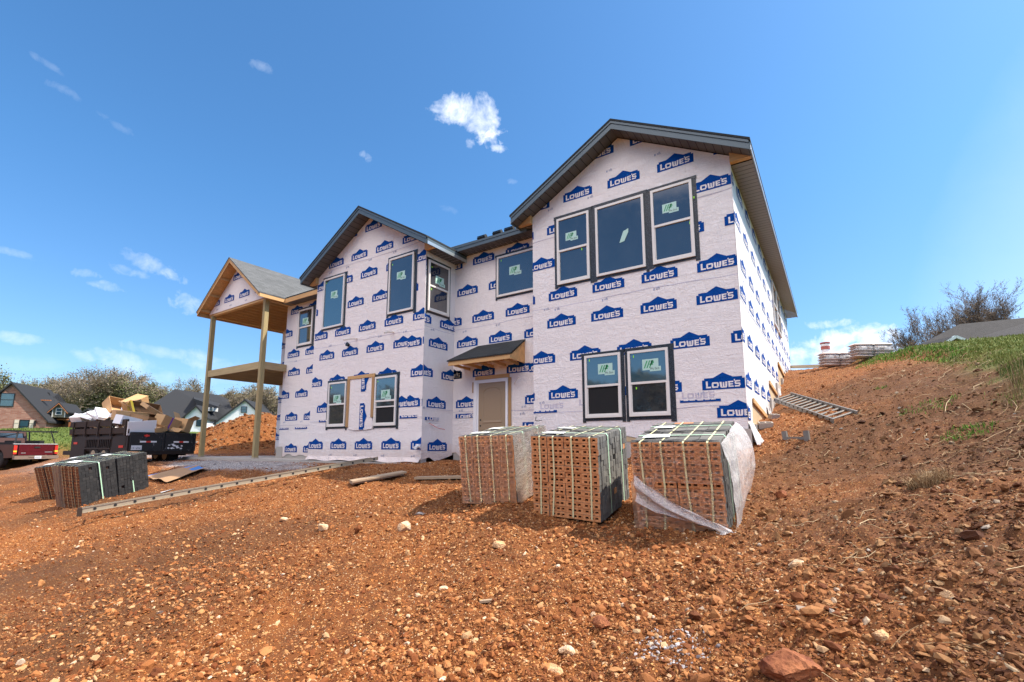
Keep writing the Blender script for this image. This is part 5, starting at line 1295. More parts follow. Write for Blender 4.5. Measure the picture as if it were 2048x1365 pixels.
for k, (x0, x1) in enumerate(((.0, WT / 2 - .012), (WT / 2 + .012, WT))):
    mb = MB(); mb.box(x0, x1, -.03, .03, Z0 - .02, Z1)
    mb.box(x0, x1, -.06, -.031, Z1 - .07, Z1 + .01); mb.box(x0, x1, -.06, -.031, Z0 - .03, Z0 + .04); mb.box(x0 + .0, x0 + .07, -.062, -.031, Z0 + .045, Z1 - .075); mb.box(x1 - .07, x1, -.062, -.031, Z0 + .045, Z1 - .075)
    d = mb.build('tail_door', M['blackpaint'], tr, local=True)
    mb = MB(); xx = x0 + .32
    mb.box(xx, xx + .20, -.040, -.033, .86, .92, 1); mb.box(xx + .20, xx + .36, -.041, -.033, .861, .921, 0); mb.box(xx + .36, xx + .56, -.040, -.033, .862, .922, 1); mb.build('reflector', [M['red_refl'], M['white_refl']], d, local=True)
    if k == 0:
        mb = MB(); mb.tube([(.52, -.035, 1.12), (.52, -.06, 1.12)], .05, 12); mb.box(.44, .62, -.045, -.036, 1.09, 1.15); mb.build('tail_light', M['red_refl'], d, local=True)
        mb = MB(); mb.box(.04, .38, -.075, -.066, .58, .75, 0)
        for i, g in enumerate('  3 C44 CA'):
            pass
        for i in range(7):
            if i == 2: continue
            x = .065 + i * .043
            mb.box(x, x + .008, -.0775, -.075, .61, .69, 1); mb.box(x + .008, x + .028, -.0775, -.075, (.61, .682, .645)[i % 3], (.618, .69, .653)[i % 3], 1)
            if i % 2: mb.box(x + .022, x + .030, -.078, -.075, .61, .65, 1)
        mb.build('licence_plate', [M['plate'], M['ink']], tr, local=True)
    else:
        mb = MB(); r = random.Random(4)
        for _ in range(26):
            cx, cz = x0 + .42 + r.gauss(0, .13), .70 + r.gauss(0, .05); s = r.uniform(.015, .05)
            n = 6; mb.add([(cx + s * math.cos(a * 1.05) * r.uniform(.6, 1.3), -.0335 - r.random() * .001, cz + s * .7 * math.sin(a * 1.05) * r.uniform(.6, 1.3)) for a in range(n)], [tuple(range(n))])
        mb.build('paint_splash', M['white_refl'], d, local=True)
# left side: stake boards above, frame and fender below
for z0_, z1_ in ((1.20, 1.43), (1.50, 1.73)):
    mb = MB(); mb.box(-.08, -.04, .0 if z0_ < 1.3 else .1, LT + .1, z0_, z1_); mb.build('side_board', M['rust'], tr, local=True)
for k in range(5):
    mb = MB(); y = .15 + k * 1.12; mb.box(-.04, .0, y, y + .09, .70, 1.62); mb.box(-.12, -.081, y, y + .09, 1.10, 1.73); mb.build('stake', M['rust'], tr, local=True)
mb = MB(); mb.box(-.04, .0, .05, 1.35, .28, 1.10); mb.box(-.04, .0, 3.6, 4.9, .2, 1.12); mb.box(-.05, .0, 1.35, 3.6, .98, 1.10); mb.box(-.06, -.0, 1.35, 3.6, .60, .66)
for k in range(14): mb.box(-.05, -.01, 1.45 + k * .15, 1.49 + k * .15, .66, .98)
mb.build('side_frame', M['rustlow'], tr, local=True)
for (y, z) in ((.35, .66), (4.3, .80)):
    mb = MB(); mb.box(-.052, -.041, y, y + .34, z, z + .09); mb.build('reflector', M['red_refl'], tr, local=True)
mb = MB(); mb.box(.25, .40, .1, LT + 1.5, .34, .52); mb.box(WT - .40, WT - .25, .1, LT + .8, .34, .52); mb.box(.0, WT, .0, .12, .40, .53); mb.box(WT - .02, WT + .1, .9, 3.3, .62, .66); mb.build('chassis', M['rustlow'], tr, local=True)
def wheel(root, x, y, z, r, w, axis='x', rim=True):
    mb = MB(); mb.tube([(x - w / 2, y, z), (x - w / 2 + .03, y, z), (x + w / 2 - .03, y, z), (x + w / 2, y, z)], [r * .90, r, r, r * .90], 24); t_ = mb.build('wheel', M['tire'], root, local=True)
    mb = MB(); mb.tube([(x - w / 2 - .006, y, z), (x + w / 2 + .006, y, z)], r * .52, 16); mb.build('rim', M['alu'], t_, local=True)
for (x, y) in ((WT - .12, 1.5), (WT - .12, 2.5), (.10, 1.9), (.10, 2.8)): wheel(tr, x, y, .37, .37, .26)
for (x, y) in ((WT - .55, .85),): wheel(tr, x, y, .36, .36, .26)

TM = Matrix.Translation(TR_O) @ Matrix.Rotation(TR_rz, 4, 'Z')
def carton(label, x, y, z, lx, ly, lz, rx=0, ry=0, rz=0, mat='card', open_=False, stripe=None, flaps=0, gap=None, name='cardboard_box', cat='cardboard box'):
    m_ = TM @ Matrix.Translation((x, y, z)) @ Matrix.Rotation(rz, 4, 'Z') @ Matrix.Rotation(ry, 4, 'Y') @ Matrix.Rotation(rx, 4, 'X')
    root = bpy.data.objects.new(name, None); COL.objects.link(root); root.matrix_world = m_; tag(root, label, cat, 'cartons thrown into the trailer')
    ORG[root.name] = Vector((0, 0, 0)); t_ = .012; mb = MB(); a, b, c = lx / 2, ly / 2, lz / 2
    if open_:
        mb.box(-a, a, -b, -b + t_, -c, c); mb.box(-a, a, b - t_, b, -c, c); mb.box(-a, -a + t_, -b + t_, b - t_, -c, c); mb.box(a - t_, a, -b + t_, b - t_, -c, c); mb.box(-a + t_, a - t_, -b + t_, b - t_, -c, -c + t_)
    else: mb.box(-a, a, -b, b, -c, c)
    mb.build('carton_body', M[mat], root, local=True)
    for i in range(flaps):
        s = 1 if i % 2 else -1; ang = .5 + .4 * i; mb = MB()
        L = ly * .45; mb.add([(-a, s * b, c), (a, s * b, c), (a, s * (b + L * math.cos(ang)), c + L * math.sin(ang) * (1 if i < 2 else -1)), (-a, s * (b + L * math.cos(ang)), c + L * math.sin(ang) * (1 if i < 2 else -1))], [(0, 1, 2, 3)]); mb.build('flap', M[mat], root, local=True)
    if stripe:
        for (sm, x0, x1) in stripe:
            mb = MB(); mb.box(a * x0, a * x1, -b - .003, b + .003, -c - .003, c + .003); mb.build('printed_band', M[sm], root, local=True)
    return root
M['purple'] = m_plain('purple_tape', (.16, .04, .36), .5, .1, 5, 0); M['yellow'] = m_plain('yellow_print', (.75, .52, .03), .6, .08, 5, 0)
carton('white panel carton lying across the left side of the rubbish heap', .45, 4.3, 1.86, 1.1, .9, .10, .25, .15, .4, 'card_white')
carton('white carton with an upright end at the far left of the heap', .20, 5.0, 1.88, .35, .7, .34, 0, -.5, .2, 'card_white', flaps=1)
carton('white flat carton tilted towards the brown box on the heap', .45, 3.4, 2.02, 1.0, .7, .10, .55, -.25, .3, 'card_white')
carton('white carton with a dark seam in the middle left of the heap', .40, 2.7, 1.98, 1.0, .9, .12, .50, .12, -.1, 'card_white', stripe=[('black', -.03, .03)])
carton('torn brown carton gaping open on top of the left of the heap', .80, 3.1, 2.28, .95, .8, .48, .9, .15, .1, 'card', True, flaps=1)
carton('topmost brown carton tipped up on one corner', 1.10, 2.5, 2.52, .80, .5, .46, .2, -.50, .35, 'card', flaps=0)
carton('plain brown carton resting just behind the stake boards', .55, 1.5, 1.90, 1.05, .8, .42, .10, .05, -.2, 'card')
carton('long brown carton with yellow printed edge along the right of the heap', 1.52, 1.2, 2.00, 1.55, .7, .15, .35, .50, .1, 'card', stripe=[('yellow', .72, 1.0), ('red_refl', .2, .3), ('white_refl', .34, .6)])
carton('shallow open carton with yellow print near the top right of the heap', 1.15, 1.7, 2.18, 1.1, .75, .28, .75, .1, -.05, 'card_dark', True, stripe=[('yellow', -1.0, -.85)])
carton('brown carton sealed with purple tape above the tail doors', 1.40, .45, 1.66, .78, .5, .46, .15, .32, .25, 'card', stripe=[('purple', -.18, -.02)])
carton('long folded cardboard sheet sloping down the heap to the right', .95, 2.0, 2.20, 1.3, .5, .05, .2, .50, .0, 'card')
carton('dark empty carton deep in the middle of the heap', 1.0, 1.0, 1.66, 1.1, .9, .5, .2, .1, .4, 'card_dark', True)
carton('cardboard carton upended at the right end of the trailer', 2.05, .6, 1.58, .3, .7, .55, .1, .25, .3, 'card', flaps=2)
carton('grey-white board standing against the tail doors', .36, .02, 1.42, .95, .03, .52, .22, -.10, .02, 'card_white', name='white_board', cat='board')
carton('small white carton between the stake boards and the standing board', .20, .8, 1.68, .7, .5, .35, .1, .2, .1, 'card_white')
carton('brown scrap of carton just right of the standing board', 1.0, .25, 1.38, .5, .4, .22, .1, -.3, .3, 'card')
carton('last brown carton low in the bed at the right corner', 1.95, 1.2, 1.42, .5, .9, .5, 0, .1, .1, 'card')

# torn scraps filling the heap between the cartons
mb = MB(); r = random.Random(91)
for k in range(95):
    x = r.uniform(.1, 2.2); y = r.uniform(.1, 4.8); zt_ = 1.30 + .75 * math.exp(-((x - .9) / .8) ** 2 - ((y - 2.4) / 1.5) ** 2) + r.uniform(-.08, .16)
    m_ = TM @ Matrix.Translation((x, y, zt_)) @ Matrix.Rotation(r.uniform(0, 6.28), 4, 'Z') @ Matrix.Rotation(r.uniform(-.9, .9), 4, 'X') @ Matrix.Rotation(r.uniform(-.6, .6), 4, 'Y')
    a, b = r.uniform(.12, .38), r.uniform(.08, .28); bend = r.uniform(-.12, .12); cut = r.uniform(.3, .9)
    vs = [m_ @ Vector(p) for p in ((-a, -b, 0), (0, -b * cut, bend), (a, -b, bend * .3), (a * cut, b, 0), (0, b, bend), (-a, b * cut, .02))]
    mb.add(vs, [(0, 1, 4, 5), (1, 2, 3, 4)], (0, 0, 0, 1, 2)[k % 5])
o = mb.build('packing_scraps', [M['card'], M['card_dark'], M['card_white']]); tag(o, 'torn cardboard and packing scraps stuffed between the cartons on the trailer', 'scraps', kind='stuff')
# ------------------------------------------------------------------ pickup
PF = Vector((-.93, -.37, 0)); PO = Vector((-34.31, 6.03, -1.12)); p_rz = math.atan2(PF.y, PF.x) - math.pi / 2
pk = thing('pickup_truck', 'dark red pickup truck with a rack over its bed, parked beyond the black bricks', 'pickup truck', PO, p_rz)
M['redpaint'] = m_plain('dark_red_car_paint', (.075, .003, .010), .25, .1, 4, .02, .1, spec=.8)
M['bumper'] = m_plain('dusty_bumper', (.20, .15, .12), .45, .4, 5, .05, .4)
M['dustred'] = m_plain('dusty_car_paint', (.07, .035, .028), .4, .4, 3, .05)
M['carglass'] = M['glass']
WP = 1.95
def P_(name, mats, fn, par=None):
    mb = MB(); fn(mb); return mb.build(name, mats, par or pk, local=True)
# bed side panels with wheel arch, from a profile in (y, z)
def side_profile(x0, x1):
    def f(mb):
        arch = [(1.05 + .46 * math.cos(a), .52 + .46 * math.sin(a)) for a in np.linspace(math.pi, 0, 12)]
        poly = [(0, .55)] + arch + [(2.0, .48), (2.0, 1.22), (0, 1.20)]
        mb.prism(poly, lambda y, z: (x0, y, z), lambda y, z: (x1, y, z))
    return f
P_('bed_side', M['dustred'], side_profile(0, .07)); P_('bed_side', M['redpaint'], side_profile(WP - .07, WP))
P_('bed_floor', M['black'], lambda mb: mb.box(.07, WP - .07, .05, 2.0, .72, .78))
tg = P_('tailgate', M['redpaint'], lambda mb: (mb.box(.20, WP - .20, -.02, .04, .66, 1.20), mb.box(.20, WP - .20, -.03, .05, 1.201, 1.225), mb.box(.22, WP - .22, -.028, -.0205, .86, .90)))
P_('handle', M['black'], lambda mb: mb.box(.86, 1.12, -.045, -.021, 1.02, 1.10), tg)
P_('tailgate_badge', M['gutter'], lambda mb: (mb.box(.32, .52, -.027, -.021, .76, .79), mb.box(1.36, 1.70, -.027, -.021, .80, .83)), tg)
P_('rail_cap', M['white'], lambda mb: mb.box(.0, WP, .03, .07, 1.226, 1.245))
for x in (.0, WP - .135):
    P_('tail_light', [M['red_refl'], M['yellow']], lambda mb: (mb.box(x, x + .13, -.03, .05, .72, .82, 0), mb.box(x, x + .13, -.032, .05, .821, .90, 1), mb.box(x, x + .13, -.03, .05, .901, 1.16, 0)))
P_('bumper', M['bumper'], lambda mb: (mb.box(.0, WP, -.14, .0, .46, .64), mb.box(.6, WP - .6, -.16, -.14, .56, .62)))
P_('licence_plate', [M['plate'], M['ink']], lambda mb: [mb.box(.84, 1.14, -.168, -.161, .48, .62, 0)] + [mb.box(.865 + k * .04, .885 + k * .04, -.1695, -.168, .52, .585, 1) for k in range(6)])
def cab(mb):
    prof = [(2.03, .45), (2.03, 1.22), (2.10, 1.88), (2.35, 1.95), (3.5, 1.95), (4.2, 1.24), (5.3, 1.15), (5.5, 1.05), (5.5, .5), (4.95, .5), (4.9, .78), (4.55, .95), (4.2, .78), (4.15, .45)]
    mb.prism(prof, lambda y, z: (.05 + max(0, z - 1.22) * .22, y, z), lambda y, z: (WP - .05 - max(0, z - 1.22) * .22, y, z))
P_('cab', M['dustred'], cab)
P_('window', M['carglass'], lambda mb: mb.add([(.22, 2.045, 1.26), (WP - .22, 2.045, 1.26), (WP - .30, 2.085, 1.82), (.30, 2.085, 1.82)], [(0, 1, 2, 3)]))
P_('window', M['carglass'], lambda mb: mb.add([(.05, 2.35, 1.25), (.05, 4.05, 1.25), (.15, 3.45, 1.72), (.14, 2.40, 1.72)], [(0, 3, 2, 1)]))
P_('mirror', M['black'], lambda mb: mb.box(-.22, .02, 3.75, 3.85, 1.15, 1.35))
for (x, y) in ((.15, 1.05), (WP - .15, 1.05), (.15, 4.55), (WP - .15, 4.55)): wheel(pk, x, y, .40, .40, .27)
rk = P_('bed_rack', M['black'], lambda mb: [mb.bar(a, b, .05, .05) for a, b in [((.1, .15, 1.22), (.25, .25, 1.85)), ((WP - .05, .15, 1.22), (WP - .22, .25, 1.85)), ((.1, 1.9, 1.22), (.2, 1.85, 1.9)), ((WP - .1, 1.9, 1.22), (WP - .2, 1.85, 1.9)),
      ((-.05, .25, 1.87), (WP + .05, .25, 1.87)), ((-.05, 1.85, 1.92), (WP + .05, 1.85, 1.92)), ((.15, -.1, 1.90), (.15, 4.6, 1.95)), ((WP - .15, -.1, 1.90), (WP - .15, 4.6, 1.95)), ((.15, 3.3, 1.94), (WP - .15, 3.3, 1.94))]])
P_('load', M['black'], lambda mb: [mb.box(.2 + k * .3, .42 + k * .3, .5 + .2 * (k % 2), 1.5, .8, 1.32 + .10 * math.sin(k * 2)) for k in range(5)])

# ------------------------------------------------------------------ mound of spoil behind the porch
def mound():
    nu, nv = 150, 90
    X_, Y_ = np.meshgrid(np.linspace(-34.5, -22.2, nu), np.linspace(9.0, 24, nv), indexing='ij')
    # a ridge running from near the trailer towards the back of the house
    t = (X_ + 30.5) / 13.0; yc = 12.2 + 3.0 * np.clip(t, 0, 1.2)
    rid = 1 / (1 + np.exp(-(X_ + 29.6 + .6 * vnoise(X_ * .6, Y_ * .6, 5)) * 2.2))
    rid = sig((Y_ - 11.6 - .4 * vnoise(X_ * .6, Y_ * .6, 5)) * 2.2); t = np.clip((Y_ - 11.5) / 3, 0, 1); hgt = 2.05 * np.exp(-((X_ + 28.6 + .5 * (vnoise(Y_ * .5, X_ * .1, 6) - .5)) / 2.3) ** 2) * rid * (.66 + .34 * t)
    _ = 2.75 * np.exp(-((Y_ - yc) / 2.1) ** 2) * rid * (.72 + .28 * np.clip(t, 0, 1)) + .9 * np.exp(-((Y_ - 17) / 3) ** 2) * rid
    hgt = hgt * (1 + .0)
    hgt *= 1 + .32 * (vnoise(X_ * .55, Y_ * .55, 31) - .5)
    e = np.clip(np.minimum.reduce([X_ + 34.5, -22.2 - X_, Y_ - 9.0, 24 - Y_]) / 1.2, 0, 1)
    z = terr(X_.ravel(), Y_.ravel()).reshape(X_.shape) - .12 + hgt * e + (.30 * (vnoise(X_ * 1.3, Y_ * 1.3, 33) - .5) + .22 * (vnoise(X_ * 3.1, Y_ * 3.1, 34) - .5) + .12 * (vnoise(X_ * 7, Y_ * 7, 35) - .5)) * np.clip(hgt, 0, 1)
    V_ = np.stack([X_, Y_, z], -1).reshape(-1, 3)
    i, j = np.meshgrid(np.arange(nu - 1), np.arange(nv - 1), indexing='ij'); a = i * nv + j
    F_ = np.stack([a, a + nv, a + nv + 1, a + 1], -1).reshape(-1, 4)
    zz = np.zeros((len(V_), 4)); zz[:, 3] = 1
    o = np_mesh('dirt_mound', V_, F_, M['dirt'], {'zones': zz}); tag(o, 'heap of red earth and rubble beyond the porch posts', 'dirt mound')
    return V_
mv = mound()
# rubble on the mound
sel = mv[(mv[:, 2] > terr(mv[:, 0], mv[:, 1]) + .15)]
v0, f0 = I0; n = 5200; k = rng.integers(0, len(sel), n); s = .02 + .09 * rng.random(n) ** 3
vv = v0[None] * (1 + rng.uniform(-.3, .3, (n, 12, 1))) * s[:, None, None] * np.array([1.1, .9, .7]) + (sel[k] + rng.uniform(-.09, .09, (n, 3)) * [1, 1, .3])[:, None]
fs = (f0[None] + (np.arange(n) * 12)[:, None, None]).reshape(-1, 3); tone = np.repeat(rng.random(n) ** 1.2, 12)
o = np_mesh('rubble', vv.reshape(-1, 3), fs, M['stones'], {'tone': np.stack([tone] * 3 + [np.ones_like(tone)], -1)}); tag(o, 'broken stones scattered over the heap of red earth', 'rubble', kind='stuff')

# ------------------------------------------------------------------ grass, weeds, straw
def leaf_mat(name, stops):
    t = NT(name); at = t.node('ShaderNodeAttribute'); at.attribute_name = 'tone'; sep = t.node('ShaderNodeSeparateColor'); t.l.new(at.outputs['Color'], sep.inputs[0])
    t.set(color=t.ramp(sep.outputs[0], stops), rough=.7, spec=.2); return t.mat
M['grass'] = leaf_mat('grass_blades', [(0, (.035, .065, .012)), (.4, (.11, .15, .028)), (.75, (.23, .24, .065)), (1, (.38, .31, .14))])
M['lush'] = leaf_mat('green_weeds', [(0, (.03, .10, .010)), (.6, (.09, .22, .02)), (1, (.20, .32, .05))])
M['dry'] = leaf_mat('dry_stalks', [(0, (.16, .09, .045)), (.6, (.34, .22, .11)), (1, (.52, .40, .24))])
def blades(name, x, y, h, w, mat, label, cat, lean=.5, zfn=ground_z, tones=None):
    n = len(x); z = zfn(x, y) - .01; a = rng.uniform(0, 2 * math.pi, n); l = rng.normal(0, lean, n) * h; b = rng.uniform(0, 2 * math.pi, n)
    dx, dy = np.cos(a) * w / 2, np.sin(a) * w / 2; lx, ly = np.cos(b) * l, np.sin(b) * l
    P = np.stack([np.stack([x - dx, y - dy, z], -1), np.stack([x + dx, y + dy, z], -1), np.stack([x + lx * .4 + dx * .7, y + ly * .4 + dy * .7, z + h * .6], -1), np.stack([x + lx * .4 - dx * .7, y + ly * .4 - dy * .7, z + h * .6], -1), np.stack([x + lx, y + ly, z + h * np.sqrt(np.clip(1 - (l / h) ** 2 * .5, .2, 1))], -1)], 1)
    o_ = np.arange(n)[:, None] * 5; F_ = np.concatenate([o_ + [[0, 1, 2]], o_ + [[0, 2, 3]], o_ + [[3, 2, 4]]])
    tn = rng.random(n) if tones is None else tones; tn = np.repeat(tn, 5)
    o = np_mesh(name, P.reshape(-1, 3), F_, mat, {'tone': np.stack([tn] * 3 + [np.ones_like(tn)], -1)}); tag(o, label, cat, kind='stuff'); return o
def polar(n, rmin, rmax, amin, amax):
    a = rng.uniform(amin, amax, n); r = np.exp(rng.uniform(math.log(rmin), math.log(rmax), n)); return -np.sin(HEAD - a) * r, np.cos(HEAD - a) * r
x, y = polar(260000, 5, 34, .45, 1.05); e = edge_d(x, y); wgt = sig((e + .05 + .5 * (vnoise(x * 2, y * 2, 44) - .5)) * 12)
k = rng.random(len(x)) < wgt * .75; x, y = x[k], y[k]
d_ = np.hypot(x, y)
blades('grass', x, y, rng.uniform(.025, .06, len(x)) * (1 + .6 * (vnoise(x * .7, y * .7, 3))), .0022 * d_ ** .8, M['grass'], 'green turf with straw-coloured patches above the bank', 'grass', tones=np.clip(.25 + .55 * rng.random(len(x)) + .45 * (vnoise(x * .6, y * .6, 14) - .5), 0, 1))
x, y = polar(60000, 24, 48, -.98, -.60); k = (lawn_k := (sig((-x - 37.2) * 3) * sig((y - 3) * 1.5) > .5)) | ((x < -33.6) & (y > 8.7)); x, y = x[k], y[k]
blades('grass', x, y, rng.uniform(.05, .11, len(x)), .05, M['grass'], 'mown lawn before the brick house', 'grass', tones=rng.random(len(x)) * .7)
# taller growth hanging over the edge of the bank
def along_edge(n, e0, e1, y0, y1):
    xs, ys = [], []
    while len(xs) < n:
        yy = rng.uniform(y0, y1, 4000); xx = rng.uniform(-1, 5, 4000); e = edge_d(xx, yy); k = (e > e0) & (e < e1); xs += list(xx[k]); ys += list(yy[k])
    return np.array(xs[:n]), np.array(ys[:n])
x, y = along_edge(4500, -.22, .7, 6.2, 11.2); d_ = np.hypot(x, y)
blades('tall_grass', x, y, rng.uniform(.05, .18, len(x)), .004 + .0004 * d_, M['grass'], 'long grass growing over the edge of the bank at the right', 'grass', lean=.45, tones=rng.random(len(x)) * .5)  # tones held dark: shade of the undercut bank put into the colour
x, y = along_edge(900, -.35, .8, 5.8, 10.0)
blades('dry_stalks', x, y, rng.uniform(.18, .60, len(x)), .005, M['dry'], 'dry brown stalks standing in the long grass of the bank', 'weeds', lean=.22)
x, y = along_edge(900, -.3, .35, 14.5, 19.5)
blades('green_weeds', x, y, rng.uniform(.04, .13, len(x)), .022, M['lush'], 'bright green weeds on the crest where the lawn ends', 'weeds', lean=.6)
for (cx, cy, r_, n, lab) in ((1.45, 8.3, .28, 260, 'patch of fresh green weeds low on the bank'), (1.35, 10.2, .4, 220, 'patch of fresh green weeds under the overhanging turf'), (1.3, 17.6, .6, 500, 'tuft of fresh green weeds where the slope meets the crest'), (.95, 13.0, .12, 60, 'single green sprig on the bare slope')):
    a = rng.uniform(0, 6.28, n); q = r_ * np.sqrt(rng.random(n)) ; blades('green_weeds', cx + q * np.cos(a), cy + q * np.sin(a), rng.uniform(.03, .09, n), .010, M['lush'], lab, 'weeds', lean=.7)
# dead clump and roots on the slope
n = 900; a = rng.uniform(0, 6.28, n); q = .16 * np.sqrt(rng.random(n))
blades('dead_grass_clump', .72 + q * np.cos(a), 5.98 + q * np.sin(a), rng.uniform(.05, .20, n), .006, M['dry'], 'matted clump of dead grass on the brown slope', 'dead grass', lean=.95, tones=rng.random(n) * .9)
def sticks(n, region, lmin, lmax, label):
    mb = MB(); i = 0; tn = []
    while i < n:
        x, y = polar(1, 2.8, 17, .1, .95); x, y = float(x[0]), float(y[0])
        if not region(x, y): continue
        L = random.uniform(lmin, lmax); a = random.uniform(0, 6.28); pts = []; b = a
        for k in range(5):
            pts.append((x, y, gz(x, y) + .012 + .02 * random.random())); x += math.cos(b) * L / 4; y += math.sin(b) * L / 4; b += random.uniform(-.5, .5)
        mb.tube(pts, random.uniform(.0010, .0022) * (1 + .10 * abs(y)), 4); tn.append(random.random()); i += 1
    t = np.repeat(np.array(tn), 20)
    o = mb.build('straw', M['dry']); at_ = o.data.attributes.new('tone', 'FLOAT_COLOR', 'POINT'); at_.data.foreach_set('color', np.stack([t] * 3 + [np.ones_like(t)], -1).astype(np.float32).ravel())
    tag(o, label, 'straw', kind='stuff')
sticks(190, lambda x, y: x > -.5 and (y > 4.2 or random.random() < .25) and edge_d(np.array([x]), np.array([y]))[0] < .4, .06, .35, 'bits of straw, roots and twigs strewn over the slope')
sticks(160, lambda x, y: edge_d(np.array([x]), np.array([y]))[0] < .3 and edge_d(np.array([x]), np.array([y]))[0] > -1.1, .2, .7, 'roots and dead stems hanging below the turf edge')

# ------------------------------------------------------------------ trees
M['bark'] = m_plain('grey_brown_bark', (.13, .10, .075), .9, .3, 6, .3)
M['twig'] = m_plain('fine_twigs', (.23, .18, .135), .9, .25, 6, 0)
M['bud'] = leaf_mat('spring_buds', [(0, (.09, .07, .04)), (.5, (.16, .13, .075)), (1, (.24, .21, .11))])
M['leafgreen'] = leaf_mat('young_leaves', [(0, (.08, .09, .035)), (.5, (.15, .155, .06)), (1, (.23, .23, .10))])
M['twig_dark'] = m_plain('dark_fine_twigs', (.125, .095, .075), .9, .25, 6, 0)
M['budred'] = leaf_mat('brown_buds', [(0, (.10, .06, .035)), (1, (.22, .15, .07))])
def grow(seed, h, spread, levels, kids, trunk_h, up=.15, r0=None):
    r = random.Random(seed); segs = []; tips = []
    def rec(p, d, L, rad, lv):
        n = 3 if lv else 4; q = p
        for i in range(n):
            nd = (d + Vector((r.gauss(0, .12), r.gauss(0, .12), r.gauss(0, .08) + up * .5))).normalized(); e = q + nd * (L / n); r1 = rad * (1 - .5 * (i + 1) / n * (1 if lv else .6))
            segs.append((q, e, rad * (1 - .5 * i / n * (1 if lv else .6)), r1, lv)); q = e; d = nd
            if lv < levels and (lv > 0 or i >= 1):
                for _ in range(kids[lv]):
                    if r.random() < .62 + .25 * (i == n - 1):
                        ax = Vector((r.gauss(0, 1), r.gauss(0, 1), r.gauss(0, .5))); ax = (ax - ax.dot(d) * d).normalized()
                        a = r.uniform(.45, .95) * spread; rec(q, (d * math.cos(a) + ax * math.sin(a)).normalized(), L * r.uniform(.55, .78), r1 * .62, lv + 1)
        if lv >= levels - 1: tips.append(q)
    rec(Vector((0, 0, 0)), Vector((0, 0, 1)), h * trunk_h, r0 or h * .022, 0)
    return segs, tips
def tree_mesh(name, segs, mat, root, k=3):
    m = len(segs); A = np.array([s[0] for s in segs]); B = np.array([s[1] for s in segs]); ra = np.array([s[2] for s in segs]); rb = np.array([s[3] for s in segs])
    d = B - A; d /= np.maximum(np.linalg.norm(d, axis=1, keepdims=True), 1e-6); u = np.cross(d, np.array([.31, .52, .79])); u /= np.maximum(np.linalg.norm(u, axis=1, keepdims=True), 1e-6); v = np.cross(d, u)
    V_ = []
    for P_2, R2 in ((A, ra), (B, rb)):
        for j in range(k):
            t = 2 * math.pi * j / k; V_.append(P_2 + (u * math.cos(t) + v * math.sin(t)) * R2[:, None])
    V_ = np.stack(V_, 1).reshape(-1, 3); o_ = np.arange(m)[:, None] * 2 * k
    F_ = np.concatenate([o_ + [[j, (j + 1) % k, k + (j + 1) % k, k + j]] for j in range(k)])
    return np_mesh(name, V_, F_, mat, parent=root)
def make_tree(name, label, cat, group, loc, h, seed, spread=.9, levels=4, kids=(2, 3, 3, 2, 2), trunk_h=.34, buds=1.0, bud_size=.1, bud_mat='bud', up=.15, width=1.0, minr=.012, per_tip=5, jit=.35):
    segs, tips = grow(seed, 10, spread, levels, kids, trunk_h, up)
    top = max(max(s[1].z for s in segs), 1); sc = h / top
    f = lambda p: Vector((p.x * sc * width, p.y * sc * width, p.z * sc))
    segs = [(f(a), f(b), max(ra * sc, minr), max(rb * sc, minr * .8), lv) for a, b, ra, rb, lv in segs]; tips = np.array([f(t) for t in tips])
    root = thing(name, label, cat, loc, group=group)
    tree_mesh('trunk', [s for s in segs if s[4] <= 1], M['bark'], root, 6)
    m = [s for s in segs if s[4] > 1]
    crown = tree_mesh('crown', m, M['twig_dark'] if bud_mat == 'budred' else M['twig'], root, 3)
    if buds:
        n = int(len(tips) * per_tip * buds); r = np.random.default_rng(seed); P0 = tips[r.integers(0, len(tips), n)] + r.normal(0, jit, (n, 3)) * h / 10
        a = r.normal(size=(n, 3)); a /= np.linalg.norm(a, axis=1, keepdims=True); b = np.cross(a, r.normal(size=(n, 3))); b /= np.linalg.norm(b, axis=1, keepdims=True); s = bud_size * r.uniform(.5, 1.3, (n, 1))
        V_ = np.stack([P0 - a * s, P0 + b * s * .6, P0 + a * s, P0 - b * s * .6], 1).reshape(-1, 3); F_ = np.arange(n * 4).reshape(-1, 4); tn = np.repeat(r.random(n), 4)
        np_mesh('foliage', V_, F_, M[bud_mat], {'tone': np.stack([tn] * 3 + [np.ones_like(tn)], -1)}, parent=root)
    return root
FWD = Vector((-math.sin(HEAD), math.cos(HEAD), 0)); RGT = Vector((math.cos(HEAD), math.sin(HEAD), 0))
def bearing(px, D): v = FWD * D + RGT * ((px - 1024) / 948 * D * .99); return v.x, v.y
def top_z(py, D): return (893 - py) * D * .981 / 948
def tree_at(label, px, py, D, seed, cat='tree', group='trees along the left skyline', name='bare_tree', **k):
    if D > 60: py -= 12; k['buds'] = k.get('buds', 1) * (.75 if k.get('bud_mat') else .42); k['per_tip'] = 5; k['minr'] = .04; k['bud_size'] = k.get('bud_size', .15) * .62; k.setdefault('levels', 5); k.setdefault('kids', (2, 3, 2, 2, 2, 1))
    x, y = bearing(px, D); z = float(terr(x, y)[0]) - .1; return make_tree(name, label, cat, group, (x, y, z), top_z(py, D) - z, seed, **k)
tree_at('leafing green tree behind the peak of the brick house', 8, 750, 84, 1, bud_mat='leafgreen', buds=1.8, bud_size=.26, name='leafing_tree')
tree_at('pale budding tree over the roof of the brick house', 62, 756, 86, 2, buds=1.8, bud_size=.16, width=1.25)
tree_at('tallest brown bare tree between the brick house and the rubbish heap', 140, 742, 80, 3, buds=1.2, bud_size=.15, width=1.3, levels=5, kids=(2, 3, 2, 2, 2, 1))
